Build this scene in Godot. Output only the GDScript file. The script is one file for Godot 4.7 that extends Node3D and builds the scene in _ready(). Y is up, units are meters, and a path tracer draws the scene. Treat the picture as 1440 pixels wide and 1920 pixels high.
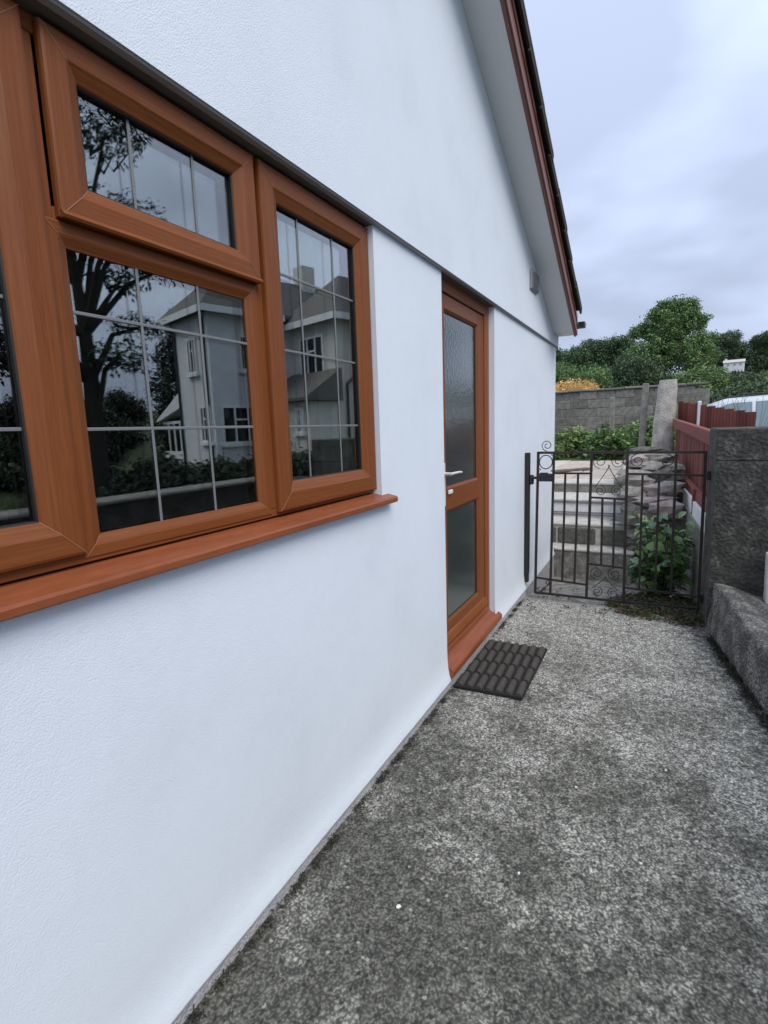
extends Node3D

# ------------------------------------------------------------------ shape builder
class MB:
	var v := PackedVector3Array()
	var n := PackedVector3Array()
	var u := PackedVector2Array()
	var c := PackedColorArray()
	var col := Color(1, 1, 1)

	func tri(a: Vector3, b: Vector3, d: Vector3, ua := Vector2.ZERO, ub := Vector2.ZERO, ud := Vector2.ZERO) -> void:
		# a, b, d run counter-clockwise seen from outside
		var nn := (b - a).cross(d - a).normalized()
		v.append_array([a, d, b])
		n.append_array([nn, nn, nn])
		u.append_array([ua, ud, ub])
		c.append_array([col, col, col])

	func tris(a: Vector3, b: Vector3, d: Vector3, na: Vector3, nb: Vector3, nd: Vector3, ua := Vector2.ZERO, ub := Vector2.ZERO, ud := Vector2.ZERO) -> void:
		v.append_array([a, d, b])
		n.append_array([na, nd, nb])
		u.append_array([ua, ud, ub])
		c.append_array([col, col, col])

	func quad(a: Vector3, b: Vector3, d: Vector3, e: Vector3, ua := Vector2.ZERO, ub := Vector2(1, 0), ud := Vector2(1, 1), ue := Vector2(0, 1)) -> void:
		tri(a, b, d, ua, ub, ud)
		tri(a, d, e, ua, ud, ue)

	# chamfered box; grain: axis along which v of the texture runs
	func box(lo: Vector3, hi: Vector3, ch := 0.0, grain := 1, t := Transform3D.IDENTITY, uo := Vector2.ZERO) -> void:
		var p := func(x: float, y: float, z: float) -> Vector3: return t * Vector3(x, y, z)
		var s := hi - lo
		var b := minf(ch, minf(s.x, minf(s.y, s.z)) * 0.45)
		for ax in 3:
			var i := (ax + 1) % 3
			var j := (ax + 2) % 3
			for sd in 2:
				var pts := []
				for k in [[0, 0], [1, 0], [1, 1], [0, 1]]:
					var q := Vector3.ZERO
					q[ax] = hi[ax] if sd == 1 else lo[ax]
					q[i] = (hi[i] - b) if k[0] == 1 else (lo[i] + b)
					q[j] = (hi[j] - b) if k[1] == 1 else (lo[j] + b)
					pts.append(q)
				if sd == 0:
					pts.reverse()
				var uv := []
				for q in pts:
					var g := grain
					var w := i if i != g else j
					if ax == g:
						g = j
						w = i
					uv.append(Vector2(q[w] * 4.0, q[g]) + uo)
				quad(t * pts[0], t * pts[1], t * pts[2], t * pts[3], uv[0], uv[1], uv[2], uv[3])
		if b <= 0.0:
			return
		# chamfer strips and corners
		for ax in 3:
			var i := (ax + 1) % 3
			var j := (ax + 2) % 3
			for si in 2:
				for sj in 2:
					var a0 := Vector3.ZERO
					a0[i] = hi[i] if si == 1 else lo[i]
					a0[j] = (hi[j] - b) if sj == 1 else (lo[j] + b)
					var b0 := Vector3.ZERO
					b0[i] = (hi[i] - b) if si == 1 else (lo[i] + b)
					b0[j] = hi[j] if sj == 1 else lo[j]
					var a1 := a0
					var b1 := b0
					a0[ax] = lo[ax] + b
					b0[ax] = lo[ax] + b
					a1[ax] = hi[ax] - b
					b1[ax] = hi[ax] - b
					var uu := [Vector2(a0[i] * 4.0, a0[ax]) + uo, Vector2(a0[i] * 4.0, a1[ax]) + uo, Vector2(b0[i] * 4.0 + 0.02, a1[ax]) + uo, Vector2(b0[i] * 4.0 + 0.02, a0[ax]) + uo]
					if (si == 1) == (sj == 1):
						quad(t * a0, t * b0, t * b1, t * a1, uu[0], uu[3], uu[2], uu[1])
					else:
						quad(t * a0, t * a1, t * b1, t * b0, uu[0], uu[1], uu[2], uu[3])
		for sx in 2:
			for sy in 2:
				for sz in 2:
					var k := Vector3(hi.x if sx == 1 else lo.x, hi.y if sy == 1 else lo.y, hi.z if sz == 1 else lo.z)
					var m := Vector3(-b if sx == 1 else b, -b if sy == 1 else b, -b if sz == 1 else b)
					var px := k + Vector3(0, m.y, m.z)
					var py := k + Vector3(m.x, 0, m.z)
					var pz := k + Vector3(m.x, m.y, 0)
					if (sx + sy + sz) % 2 == 1:
						tri(t * px, t * py, t * pz)
					else:
						tri(t * px, t * pz, t * py)

	# tube along a path, square or round
	func tube(path: Array, r: float, sides := 8, r2 := -1.0, closed := false) -> void:
		var m := path.size()
		if m < 2:
			return
		var rings := []
		var up := Vector3.UP
		for i in m:
			var a: Vector3 = path[maxi(i - 1, 0)] if not closed else path[(i + m - 1) % m]
			var b: Vector3 = path[mini(i + 1, m - 1)] if not closed else path[(i + 1) % m]
			var d := (b - a).normalized()
			if absf(d.dot(up)) > 0.95:
				up = Vector3.RIGHT if absf(d.x) < 0.9 else Vector3.FORWARD
			var s := d.cross(up).normalized()
			up = s.cross(d).normalized()
			var rr := r if r2 < 0.0 else lerpf(r, r2, float(i) / (m - 1))
			var ring := []
			for k in sides:
				var an := -TAU * (k + 0.5) / sides
				var nn := s * cos(an) + up * sin(an)
				ring.append([path[i] + nn * rr, nn])
			rings.append(ring)
		var lim := m if closed else m - 1
		for i in lim:
			var r0: Array = rings[i]
			var r1: Array = rings[(i + 1) % m]
			for k in sides:
				var k2 := (k + 1) % sides
				if sides <= 4:
					quad(r0[k][0], r0[k2][0], r1[k2][0], r1[k][0])
				else:
					tris(r0[k][0], r0[k2][0], r1[k2][0], r0[k][1], r0[k2][1], r1[k2][1], Vector2(float(k) / sides, i * 0.2), Vector2(float(k + 1) / sides, i * 0.2), Vector2(float(k + 1) / sides, i * 0.2 + 0.2))
					tris(r0[k][0], r1[k2][0], r1[k][0], r0[k][1], r1[k2][1], r1[k][1], Vector2(float(k) / sides, i * 0.2), Vector2(float(k + 1) / sides, i * 0.2 + 0.2), Vector2(float(k) / sides, i * 0.2 + 0.2))
		if not closed:
			for e in [0, m - 1]:
				var ring: Array = rings[e]
				for k in sides:
					var k2 := (k + 1) % sides
					if e == 0:
						tri(path[e], ring[k2][0], ring[k][0])
					else:
						tri(path[e], ring[k][0], ring[k2][0])

	# rectangular loop of a mitred profile lying in the wall plane; prof: [inset, x]
	func loop(y0: float, y1: float, z0: float, z1: float, prof: Array, uo := 0.0) -> void:
		# z0 > z1 (z0 nearer the viewer)
		var corner := func(k: int, ins: float, x: float) -> Vector3:
			match k:
				0: return Vector3(x, y0 + ins, z0 - ins)
				1: return Vector3(x, y0 + ins, z1 + ins)
				2: return Vector3(x, y1 - ins, z1 + ins)
			return Vector3(x, y1 - ins, z0 - ins)
		for s in 4:
			var s2 := (s + 1) % 4
			var acc := 0.0
			for i in prof.size() - 1:
				var p: Array = prof[i]
				var q: Array = prof[i + 1]
				var l := Vector2(p[0] - q[0], p[1] - q[1]).length()
				var a: Vector3 = corner.call(s, p[0], p[1])
				var b: Vector3 = corner.call(s2, p[0], p[1])
				var d: Vector3 = corner.call(s2, q[0], q[1])
				var e: Vector3 = corner.call(s, q[0], q[1])
				var f := func(w: Vector3, o: float) -> Vector2:
					return Vector2(o * 4.0 + uo + s * 0.37, (w.z if s % 2 == 0 else w.y) + s * 0.31 + uo)
				quad(a, b, d, e, f.call(a, acc), f.call(b, acc), f.call(d, acc + l), f.call(e, acc + l))
				acc += l

	# extrude a polygon given in (a, b) along direction; axes give world vectors of a and b
	# pale weld lines along the mitres of a loop
	func welds(y0: float, y1: float, z0: float, z1: float, prof: Array) -> void:
		for k in 4:
			var p := []
			for q in prof:
				var x: float = q[1] + 0.0002
				var ins: float = q[0]
				p.append(Vector3(x, (y0 + ins) if k < 2 else (y1 - ins), (z0 - ins) if k % 2 == 0 else (z1 + ins)))
			tube(p, 0.0009, 4)

	func prism(poly: PackedVector2Array, origin: Vector3, ea: Vector3, eb: Vector3, depth: Vector3, uvs := 1.0) -> void:
		var pp := poly
		if Geometry2D.is_polygon_clockwise(pp):
			pp = pp.duplicate()
			pp.reverse()
		var flip := ea.cross(eb).dot(depth) < 0.0
		var idx := Geometry2D.triangulate_polygon(pp)
		var at := func(k: int, s: float) -> Vector3: return origin + ea * pp[k].x + eb * pp[k].y + depth * s
		for t in range(0, idx.size(), 3):
			var a := idx[t]
			var b := idx[t + 1]
			var d := idx[t + 2]
			if (pp[b] - pp[a]).cross(pp[d] - pp[a]) < 0.0:
				var tmp := b
				b = d
				d = tmp
			if flip:
				tri(at.call(a, 0.0), at.call(b, 0.0), at.call(d, 0.0), pp[a] * uvs, pp[b] * uvs, pp[d] * uvs)
				tri(at.call(a, 1.0), at.call(d, 1.0), at.call(b, 1.0), pp[a] * uvs, pp[d] * uvs, pp[b] * uvs)
			else:
				tri(at.call(a, 1.0), at.call(b, 1.0), at.call(d, 1.0), pp[a] * uvs, pp[b] * uvs, pp[d] * uvs)
				tri(at.call(a, 0.0), at.call(d, 0.0), at.call(b, 0.0), pp[a] * uvs, pp[d] * uvs, pp[b] * uvs)
		var dl := depth.length()
		for k in pp.size():
			var k2 := (k + 1) % pp.size()
			var l := (pp[k2] - pp[k]).length()
			if flip:
				quad(at.call(k, 0.0), at.call(k, 1.0), at.call(k2, 1.0), at.call(k2, 0.0), Vector2(0, 0), Vector2(0, dl) * uvs, Vector2(l, dl) * uvs, Vector2(l, 0) * uvs)
			else:
				quad(at.call(k, 0.0), at.call(k2, 0.0), at.call(k2, 1.0), at.call(k, 1.0), Vector2(0, 0), Vector2(l, 0) * uvs, Vector2(l, dl) * uvs, Vector2(0, dl) * uvs)

	# smooth grid of points [row][col]
	func grid(pts: Array, uv: Variant = null) -> void:
		var h := pts.size()
		var w: int = pts[0].size()
		var nn := []
		for i in h:
			var row := PackedVector3Array()
			for j in w:
				var a: Vector3 = pts[mini(i + 1, h - 1)][j] - pts[maxi(i - 1, 0)][j]
				var b: Vector3 = pts[i][mini(j + 1, w - 1)] - pts[i][maxi(j - 1, 0)]
				var q := b.cross(a).normalized()
				row.append(q)
			nn.append(row)
		for i in h - 1:
			for j in w - 1:
				var p := [pts[i][j], pts[i][j + 1], pts[i + 1][j + 1], pts[i + 1][j]]
				var q := [nn[i][j], nn[i][j + 1], nn[i + 1][j + 1], nn[i + 1][j]]
				var t := []
				for k in 4:
					t.append(uv.call(p[k]) if uv != null else Vector2(j + (1 if k in [1, 2] else 0), i + (1 if k > 1 else 0)))
				tris(p[0], p[1], p[2], q[0], q[1], q[2], t[0], t[1], t[2])
				tris(p[0], p[2], p[3], q[0], q[2], q[3], t[0], t[2], t[3])

	# lumpy stone round a centre
	func stone(at: Vector3, size: Vector3, rng: RandomNumberGenerator, rough := 0.18, turn := 0.0, boxy := 0.5) -> void:
		var rows := 6
		var cols := 9
		var noise := FastNoiseLite.new()
		noise.seed = rng.randi() % 10000
		noise.frequency = 0.9
		var bas := Basis(Vector3.UP, turn)
		var pts := []
		for i in rows + 1:
			var row := []
			var th := PI * i / rows
			for j in cols + 1:
				var ph := TAU * (j % cols) / cols
				var d := Vector3(sin(th) * cos(ph), cos(th), sin(th) * sin(ph))
				var m := maxf(absf(d.x), maxf(absf(d.y), absf(d.z)))
				var e := d.lerp(d / m, boxy) * (1.0 + rough * noise.get_noise_3dv(d * 1.6))
				row.append(at + bas * (e * size * 0.5))
			pts.append(row)
		for i in rows:
			for j in cols:
				quad(pts[i][j], pts[i][j + 1], pts[i + 1][j + 1], pts[i + 1][j])

	func mesh(m: Material) -> ArrayMesh:
		var a := []
		a.resize(Mesh.ARRAY_MAX)
		a[Mesh.ARRAY_VERTEX] = v
		a[Mesh.ARRAY_NORMAL] = n
		a[Mesh.ARRAY_TEX_UV] = u
		a[Mesh.ARRAY_COLOR] = c
		var am := ArrayMesh.new()
		am.add_surface_from_arrays(Mesh.PRIMITIVE_TRIANGLES, a)
		if m:
			am.surface_set_material(0, m)
		return am

# ------------------------------------------------------------------ scene helpers
var taken := {}
var M := {}
var rng := RandomNumberGenerator.new()

func numbered(called: String) -> String:
	var k: int = taken.get(called, 0)
	taken[called] = k + 1
	return called if k == 0 else "%s_%03d" % [called, k]

func obj(called: String, b: MB, m: Material, parent: Node = self) -> MeshInstance3D:
	var o := MeshInstance3D.new()
	o.mesh = b.mesh(m)
	if parent == self:
		o.name = numbered(called)
	else:
		o.name = part_name(parent, called)
	parent.add_child(o, true)
	return o

func part_name(parent: Node, called: String) -> String:
	var k: int = parent.get_meta("_n_" + called) if parent.has_meta("_n_" + called) else 0
	parent.set_meta("_n_" + called, k + 1)
	return called if k == 0 else "%s_%03d" % [called, k]

func inst(called: String, mesh: Mesh, m: Material, t: Transform3D, parent: Node) -> MeshInstance3D:
	var o := MeshInstance3D.new()
	o.mesh = mesh
	if m:
		o.material_override = m
	o.transform = t
	o.name = part_name(parent, called)
	parent.add_child(o, true)
	return o

func tag(o: Node, label: String, category := "", group := "", kind := "") -> void:
	if label != "": o.set_meta("label", label)
	if category != "": o.set_meta("category", category)
	if group != "": o.set_meta("group", group)
	if kind != "": o.set_meta("kind", kind)

func thing(called: String, label: String, category: String, at := Vector3.ZERO, group := "") -> Node3D:
	var o := Node3D.new()
	o.name = numbered(called)
	o.position = at
	add_child(o, true)
	tag(o, label, category, group)
	return o

func srgb(r: float, g: float, b: float) -> Color:
	return Color(r, g, b).linear_to_srgb()

func mat(lin: Color, rough := 0.8, metal := 0.0) -> StandardMaterial3D:
	var m := StandardMaterial3D.new()
	m.albedo_color = lin.linear_to_srgb()
	m.roughness = rough
	m.metallic = metal
	return m

func noise_img(w: int, h: int, freq: float, seed_: int, type := FastNoiseLite.TYPE_SIMPLEX, oct := 1, cell_ret := FastNoiseLite.RETURN_CELL_VALUE, seamless := true) -> Image:
	var f := FastNoiseLite.new()
	f.noise_type = type
	f.seed = seed_
	f.frequency = freq
	f.fractal_type = FastNoiseLite.FRACTAL_FBM if oct > 1 else FastNoiseLite.FRACTAL_NONE
	f.fractal_octaves = oct
	f.cellular_return_type = cell_ret
	f.cellular_jitter = 1.0
	var im := f.get_seamless_image(w, h) if seamless else f.get_image(w, h)
	im.convert(Image.FORMAT_L8)
	return im

func tex(im: Image) -> ImageTexture:
	return ImageTexture.create_from_image(im)

# maps a weighted sum of grey images through a ramp (linear colours) to an sRGB picture
func ramp_img(layers: Array, ramp: Gradient) -> Image:
	var w: int = layers[0][0].get_width()
	var h: int = layers[0][0].get_height()
	var lut := PackedByteArray()
	for i in 1024:
		var c := ramp.sample(i / 1023.0).linear_to_srgb()
		lut.append_array([int(c.r * 255.0), int(c.g * 255.0), int(c.b * 255.0)])
	var d := []
	var wt := []
	for l in layers:
		d.append(l[0].get_data())
		wt.append(float(l[1]) * 1023.0 / 255.0)
	var out := PackedByteArray()
	out.resize(w * h * 3)
	for i in w * h:
		var s := 0.0
		for k in d.size():
			s += d[k][i] * wt[k]
		var q := clampi(int(s), 0, 1023) * 3
		out[i * 3] = lut[q]
		out[i * 3 + 1] = lut[q + 1]
		out[i * 3 + 2] = lut[q + 2]
	return Image.create_from_data(w, h, false, Image.FORMAT_RGB8, out)

func grad(pairs: Array) -> Gradient:
	var g := Gradient.new()
	g.offsets = PackedFloat32Array(pairs.map(func(p): return p[0]))
	g.colors = PackedColorArray(pairs.map(func(p): return p[1]))
	return g

func tri_mat(albedo: Image, bump: Image, bump_cm: float, metres: float, rough := 0.85, world := true) -> StandardMaterial3D:
	var m := StandardMaterial3D.new()
	m.roughness = rough
	if albedo:
		m.albedo_texture = tex(albedo)
	if bump:
		m.heightmap_enabled = true
		m.heightmap_texture = tex(bump)
		m.heightmap_scale = bump_cm
	m.uv1_triplanar = true
	m.uv1_world_triplanar = world
	m.uv1_triplanar_sharpness = 4.0
	m.uv1_scale = Vector3.ONE / metres
	return m

# ------------------------------------------------------------------ materials
func materials() -> void:
	# white masonry paint on a stippled render
	var big := noise_img(512, 512, 0.012, 3, FastNoiseLite.TYPE_SIMPLEX, 4)
	var fine := noise_img(512, 512, 0.16, 4, FastNoiseLite.TYPE_SIMPLEX, 2)
	var a := ramp_img([[big, 0.3], [fine, 0.7]], grad([[0.0, Color(0.72, 0.79, 0.865)], [1.0, Color(0.765, 0.835, 0.91)]]))
	M.render = tri_mat(a, ramp_img([[fine, 0.8], [noise_img(512, 512, 0.03, 9, FastNoiseLite.TYPE_SIMPLEX, 3), 0.3]], grad([[0.0, Color.BLACK], [1.0, Color.WHITE]])), 0.12, 0.9, 0.7)
	M.render.uv1_scale = Vector3.ONE / 0.48
	M.render.detail_enabled = true
	M.render.detail_blend_mode = BaseMaterial3D.BLEND_MODE_MUL
	M.render.detail_uv_layer = BaseMaterial3D.DETAIL_UV_2
	M.render.uv2_triplanar = true
	M.render.uv2_world_triplanar = true
	M.render.uv2_scale = Vector3(1, 1, 1) / 4.3
	M.render.detail_albedo = tex(ramp_img([[noise_img(512, 512, 0.014, 103, FastNoiseLite.TYPE_SIMPLEX, 5), 1.0]], grad([[0.0, Color(0.94, 0.945, 0.945)], [0.35, Color(0.985, 0.985, 0.985)], [0.6, Color(1, 1, 1)], [1.0, Color(1, 1, 1)]])))
	M.soffit = mat(Color(0.74, 0.75, 0.75), 0.6)
	var cn := noise_img(512, 512, 0.09, 14, FastNoiseLite.TYPE_SIMPLEX, 3)
	var cb := noise_img(512, 512, 0.012, 15, FastNoiseLite.TYPE_SIMPLEX, 4)
	var cc := noise_img(512, 512, 0.2, 16, FastNoiseLite.TYPE_CELLULAR, 1)
	M.plinth = tri_mat(ramp_img([[cn, 0.6], [cb, 0.4]], grad([[0.0, Color(0.240, 0.240, 0.255)], [1.0, Color(0.540, 0.540, 0.570)]])), cn, 0.3, 0.6, 0.9)
	# mossy dark concrete of the pier
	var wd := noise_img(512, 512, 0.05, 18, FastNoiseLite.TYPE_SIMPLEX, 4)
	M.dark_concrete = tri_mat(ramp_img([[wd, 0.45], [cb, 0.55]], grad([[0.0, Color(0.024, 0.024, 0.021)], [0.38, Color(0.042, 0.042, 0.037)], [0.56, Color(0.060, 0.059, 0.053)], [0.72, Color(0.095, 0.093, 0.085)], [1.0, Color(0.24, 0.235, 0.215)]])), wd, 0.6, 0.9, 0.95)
	# paler rough ledge
	var wm := noise_img(512, 512, 0.085, 17, FastNoiseLite.TYPE_SIMPLEX, 3)
	M.ledge = tri_mat(ramp_img([[wm, 0.55], [cb, 0.45]], grad([[0.0, Color(0.05, 0.05, 0.045)], [0.40, Color(0.095, 0.093, 0.085)], [0.55, Color(0.17, 0.166, 0.155)], [0.75, Color(0.32, 0.315, 0.295)], [1.0, Color(0.55, 0.54, 0.51)]])), wm, 1.0, 1.0, 0.95)
	M.block = tri_mat(ramp_img([[cb, 0.6], [cn, 0.4]], grad([[0.0, Color(0.122, 0.120, 0.103)], [0.5, Color(0.224, 0.215, 0.188)], [1.0, Color(0.367, 0.350, 0.310)]])), cn, 0.6, 0.9, 0.95)
	M.step_concrete = tri_mat(ramp_img([[cb, 0.5], [cn, 0.5]], grad([[0.0, Color(0.296, 0.283, 0.245)], [0.5, Color(0.488, 0.464, 0.409)], [1.0, Color(0.739, 0.711, 0.640)]])), cn, 0.4, 0.8, 0.9)
	M.stone_dark = tri_mat(ramp_img([[cb, 0.5], [cn, 0.5]], grad([[0.0, Color(0.061, 0.060, 0.051)], [0.5, Color(0.122, 0.120, 0.102)], [1.0, Color(0.269, 0.252, 0.226)]])), cn, 0.8, 0.5, 0.95)
	M.stone = tri_mat(ramp_img([[cb, 0.5], [cn, 0.5]], grad([[0.0, Color(0.152, 0.142, 0.127)], [0.5, Color(0.303, 0.284, 0.247)], [1.0, Color(0.633, 0.594, 0.520)]])), cn, 0.8, 0.5, 0.95)
	M.stone_pink = tri_mat(ramp_img([[cb, 0.5], [cn, 0.5]], grad([[0.0, Color(0.216, 0.176, 0.162)], [0.5, Color(0.405, 0.338, 0.317)], [1.0, Color(0.675, 0.594, 0.567)]])), cn, 0.8, 0.5, 0.95)
	M.pillar_stone = tri_mat(ramp_img([[cb, 0.6], [cn, 0.4]], grad([[0.0, Color(0.212, 0.195, 0.171)], [0.5, Color(0.438, 0.416, 0.367)], [1.0, Color(0.690, 0.650, 0.587)]])), cn, 0.9, 1.1, 0.95)
	M.drip = mat(Color(0.30, 0.30, 0.31), 0.8)
	M.lintel = mat(Color(0.12, 0.105, 0.095), 0.9)  # dark brown paints in the shade under the heads of the openings
	# woodgrain foil on the window and door frames
	var g1 := noise_img(256, 24, 0.09, 21, FastNoiseLite.TYPE_SIMPLEX, 3)
	g1.resize(256, 1024, Image.INTERPOLATE_CUBIC)
	var g2 := noise_img(256, 64, 0.22, 22, FastNoiseLite.TYPE_SIMPLEX, 2)
	g2.resize(256, 1024, Image.INTERPOLATE_CUBIC)
	var wood := ramp_img([[g1, 0.62], [g2, 0.38]], grad([[0.0, Color(0.150, 0.042, 0.0125)], [0.3, Color(0.188, 0.058, 0.0165)], [0.65, Color(0.208, 0.067, 0.0195)], [1.0, Color(0.25, 0.086, 0.027)]]))
	M.oak = StandardMaterial3D.new()
	M.oak.albedo_texture = tex(wood)
	M.oak.roughness = 0.45
	M.oak.metallic_specular = 0.35
	M.oak.heightmap_enabled = true
	M.oak.heightmap_texture = tex(g2)
	M.oak.heightmap_scale = 0.02
	# the sill and fascia are a redder foil
	var redw := ramp_img([[g1, 0.6], [g2, 0.4]], grad([[0.0, Color(0.19, 0.052, 0.020)], [0.5, Color(0.245, 0.073, 0.029)], [1.0, Color(0.29, 0.095, 0.041)]]))
	M.oak_red = StandardMaterial3D.new()
	M.oak_red.albedo_texture = tex(redw)
	M.oak_red.roughness = 0.42
	M.oak_red.metallic_specular = 0.4
	M.barge = StandardMaterial3D.new()
	M.barge.albedo_texture = tex(ramp_img([[g1, 0.6], [g2, 0.4]], grad([[0.0, Color(0.13, 0.045, 0.032)], [0.5, Color(0.20, 0.078, 0.058)], [1.0, Color(0.27, 0.115, 0.09)]])))
	M.barge.roughness = 0.5
	M.weld = mat(Color(0.30, 0.14, 0.07), 0.6)
	M.gasket = mat(Color(0.008, 0.008, 0.008), 0.6)
	M.glass = StandardMaterial3D.new()
	M.glass.refraction_enabled = true
	M.glass.refraction_scale = 0.105
	M.glass.albedo_color = Color(0.93, 0.96, 0.95, 0.0)
	M.glass.roughness = 0.0
	M.lead = mat(Color(0.20, 0.21, 0.22), 0.55, 0.2)
	var on := noise_img(512, 512, 0.03, 31, FastNoiseLite.TYPE_CELLULAR, 1, FastNoiseLite.RETURN_DISTANCE)
	on.bump_map_to_normal_map(3.0)
	M.obscure = StandardMaterial3D.new()
	M.obscure.refraction_enabled = true
	M.obscure.refraction_scale = 0.12
	M.obscure.albedo_color = Color(0.66, 0.74, 0.74, 0.06)
	M.obscure.roughness = 0.16
	M.obscure.normal_enabled = true
	M.obscure.normal_texture = tex(on)
	M.obscure.normal_scale = 0.24
	M.obscure.uv1_triplanar = true
	M.obscure.uv1_scale = Vector3.ONE / 0.35
	M.chrome = mat(Color(0.78, 0.78, 0.77), 0.4, 0.25)
	M.white_plastic = mat(Color(0.75, 0.75, 0.74), 0.4)
	M.vent_grey = mat(Color(0.30, 0.31, 0.32), 0.6)
	M.gutter = mat(Color(0.03, 0.025, 0.024), 0.35)
	M.tile = tri_mat(ramp_img([[cb, 0.5], [cn, 0.5]], grad([[0.0, Color(0.02, 0.018, 0.017)], [1.0, Color(0.07, 0.06, 0.055)]])), cn, 0.2, 0.6, 0.9)
	# wrought iron, black paint gone rusty
	M.iron = tri_mat(ramp_img([[cb, 0.6], [cn, 0.4]], grad([[0.0, Color(0.011, 0.008, 0.008)], [0.5, Color(0.018, 0.013, 0.012)], [0.68, Color(0.033, 0.019, 0.016)], [1.0, Color(0.078, 0.036, 0.024)]])), cn, 0.1, 0.35, 0.65)
	M.iron_black = mat(Color(0.014, 0.014, 0.015), 0.5)
	M.rubber = tri_mat(ramp_img([[cb, 0.5], [cn, 0.5]], grad([[0.0, Color(0.030, 0.027, 0.024)], [1.0, Color(0.084, 0.074, 0.065)]])), cn, 0.15, 0.25, 0.85)
	M.rubber_base = mat(Color(0.012, 0.012, 0.012), 0.9)
	# red-stained fence boards
	var fw := ramp_img([[g1, 0.65], [g2, 0.35]], grad([[0.0, Color(0.11, 0.026, 0.018)], [0.5, Color(0.20, 0.050, 0.035)], [1.0, Color(0.30, 0.095, 0.068)]]))
	M.red_board = StandardMaterial3D.new()
	M.red_board.albedo_texture = tex(fw)
	M.red_board.roughness = 0.75
	M.red_board2 = M.red_board.duplicate()
	M.red_board2.albedo_color = Color(0.80, 0.76, 0.74)
	M.red_board3 = M.red_board.duplicate()
	M.red_board3.albedo_color = Color(1.0, 0.95, 0.93)
	M.white_paint = tri_mat(ramp_img([[cb, 0.6], [cn, 0.4]], grad([[0.0, Color(0.5, 0.49, 0.47)], [0.35, Color(0.72, 0.71, 0.69)], [1.0, Color(0.8, 0.79, 0.77)]])), cn, 0.15, 0.6, 0.7)
	M.room = mat(Color(0.24, 0.22, 0.20), 0.95)
	M.room_floor = mat(Color(0.06, 0.045, 0.035), 0.9)
	# ground
	M.earth = tri_mat(ramp_img([[cb, 0.6], [cn, 0.4]], grad([[0.0, Color(0.03, 0.028, 0.018)], [0.5, Color(0.05, 0.06, 0.025)], [1.0, Color(0.08, 0.11, 0.035)]])), cn, 2.0, 2.5, 1.0)
	M.yard = tri_mat(ramp_img([[cb, 0.5], [cc, 0.2], [cn, 0.35]], grad([[0.0, Color(0.066, 0.062, 0.053)], [0.5, Color(0.225, 0.215, 0.190)], [1.0, Color(0.557, 0.533, 0.477)]])), cc, 0.3, 0.9, 0.95)
	M.bark = tri_mat(ramp_img([[cn, 0.7], [cb, 0.3]], grad([[0.0, Color(0.02, 0.017, 0.013)], [1.0, Color(0.09, 0.075, 0.06)]])), cn, 2.0, 0.6, 1.0)
	M.leaf = StandardMaterial3D.new()
	M.leaf.albedo_color = Color(1, 1, 1)
	M.leaf.vertex_color_use_as_albedo = true
	M.leaf.roughness = 0.55
	M.leaf.backlight = Color(0.5, 0.5, 0.5)
	M.leaf.backlight_enabled = true
	M.leaf_plain = {}
	M.cream = tri_mat(ramp_img([[cb, 0.7], [cn, 0.3]], grad([[0.0, Color(0.56, 0.54, 0.46)], [1.0, Color(0.74, 0.72, 0.64)]])), cn, 0.2, 3.0, 0.9)
	M.pale_blue = tri_mat(ramp_img([[cb, 0.7], [cn, 0.3]], grad([[0.0, Color(0.60, 0.62, 0.63)], [1.0, Color(0.74, 0.75, 0.76)]])), cn, 0.2, 3.0, 0.9)
	M.slate = tri_mat(ramp_img([[cn, 0.5], [cb, 0.5]], grad([[0.0, Color(0.07, 0.064, 0.058)], [1.0, Color(0.20, 0.18, 0.165)]])), cn, 0.6, 1.2, 0.85)
	M.dark_glass = mat(Color(0.01, 0.012, 0.014), 0.05)
	M.upvc = mat(Color(0.78, 0.78, 0.77), 0.35)
	M.car_paint = mat(Color(0.58, 0.62, 0.65), 0.3, 0.1)
	M.car_paint.clearcoat_enabled = true
	M.car_paint.clearcoat = 0.8
	M.car_glass = mat(Color(0.20, 0.27, 0.31), 0.05)  # reflected sky put into the pale blue base colour
	M.car_black = mat(Color(0.015, 0.015, 0.016), 0.5)
	M.lamp_red = mat(Color(0.25, 0.01, 0.01), 0.2)
	M.alloy = mat(Color(0.5, 0.5, 0.5), 0.35, 0.8)

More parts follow.
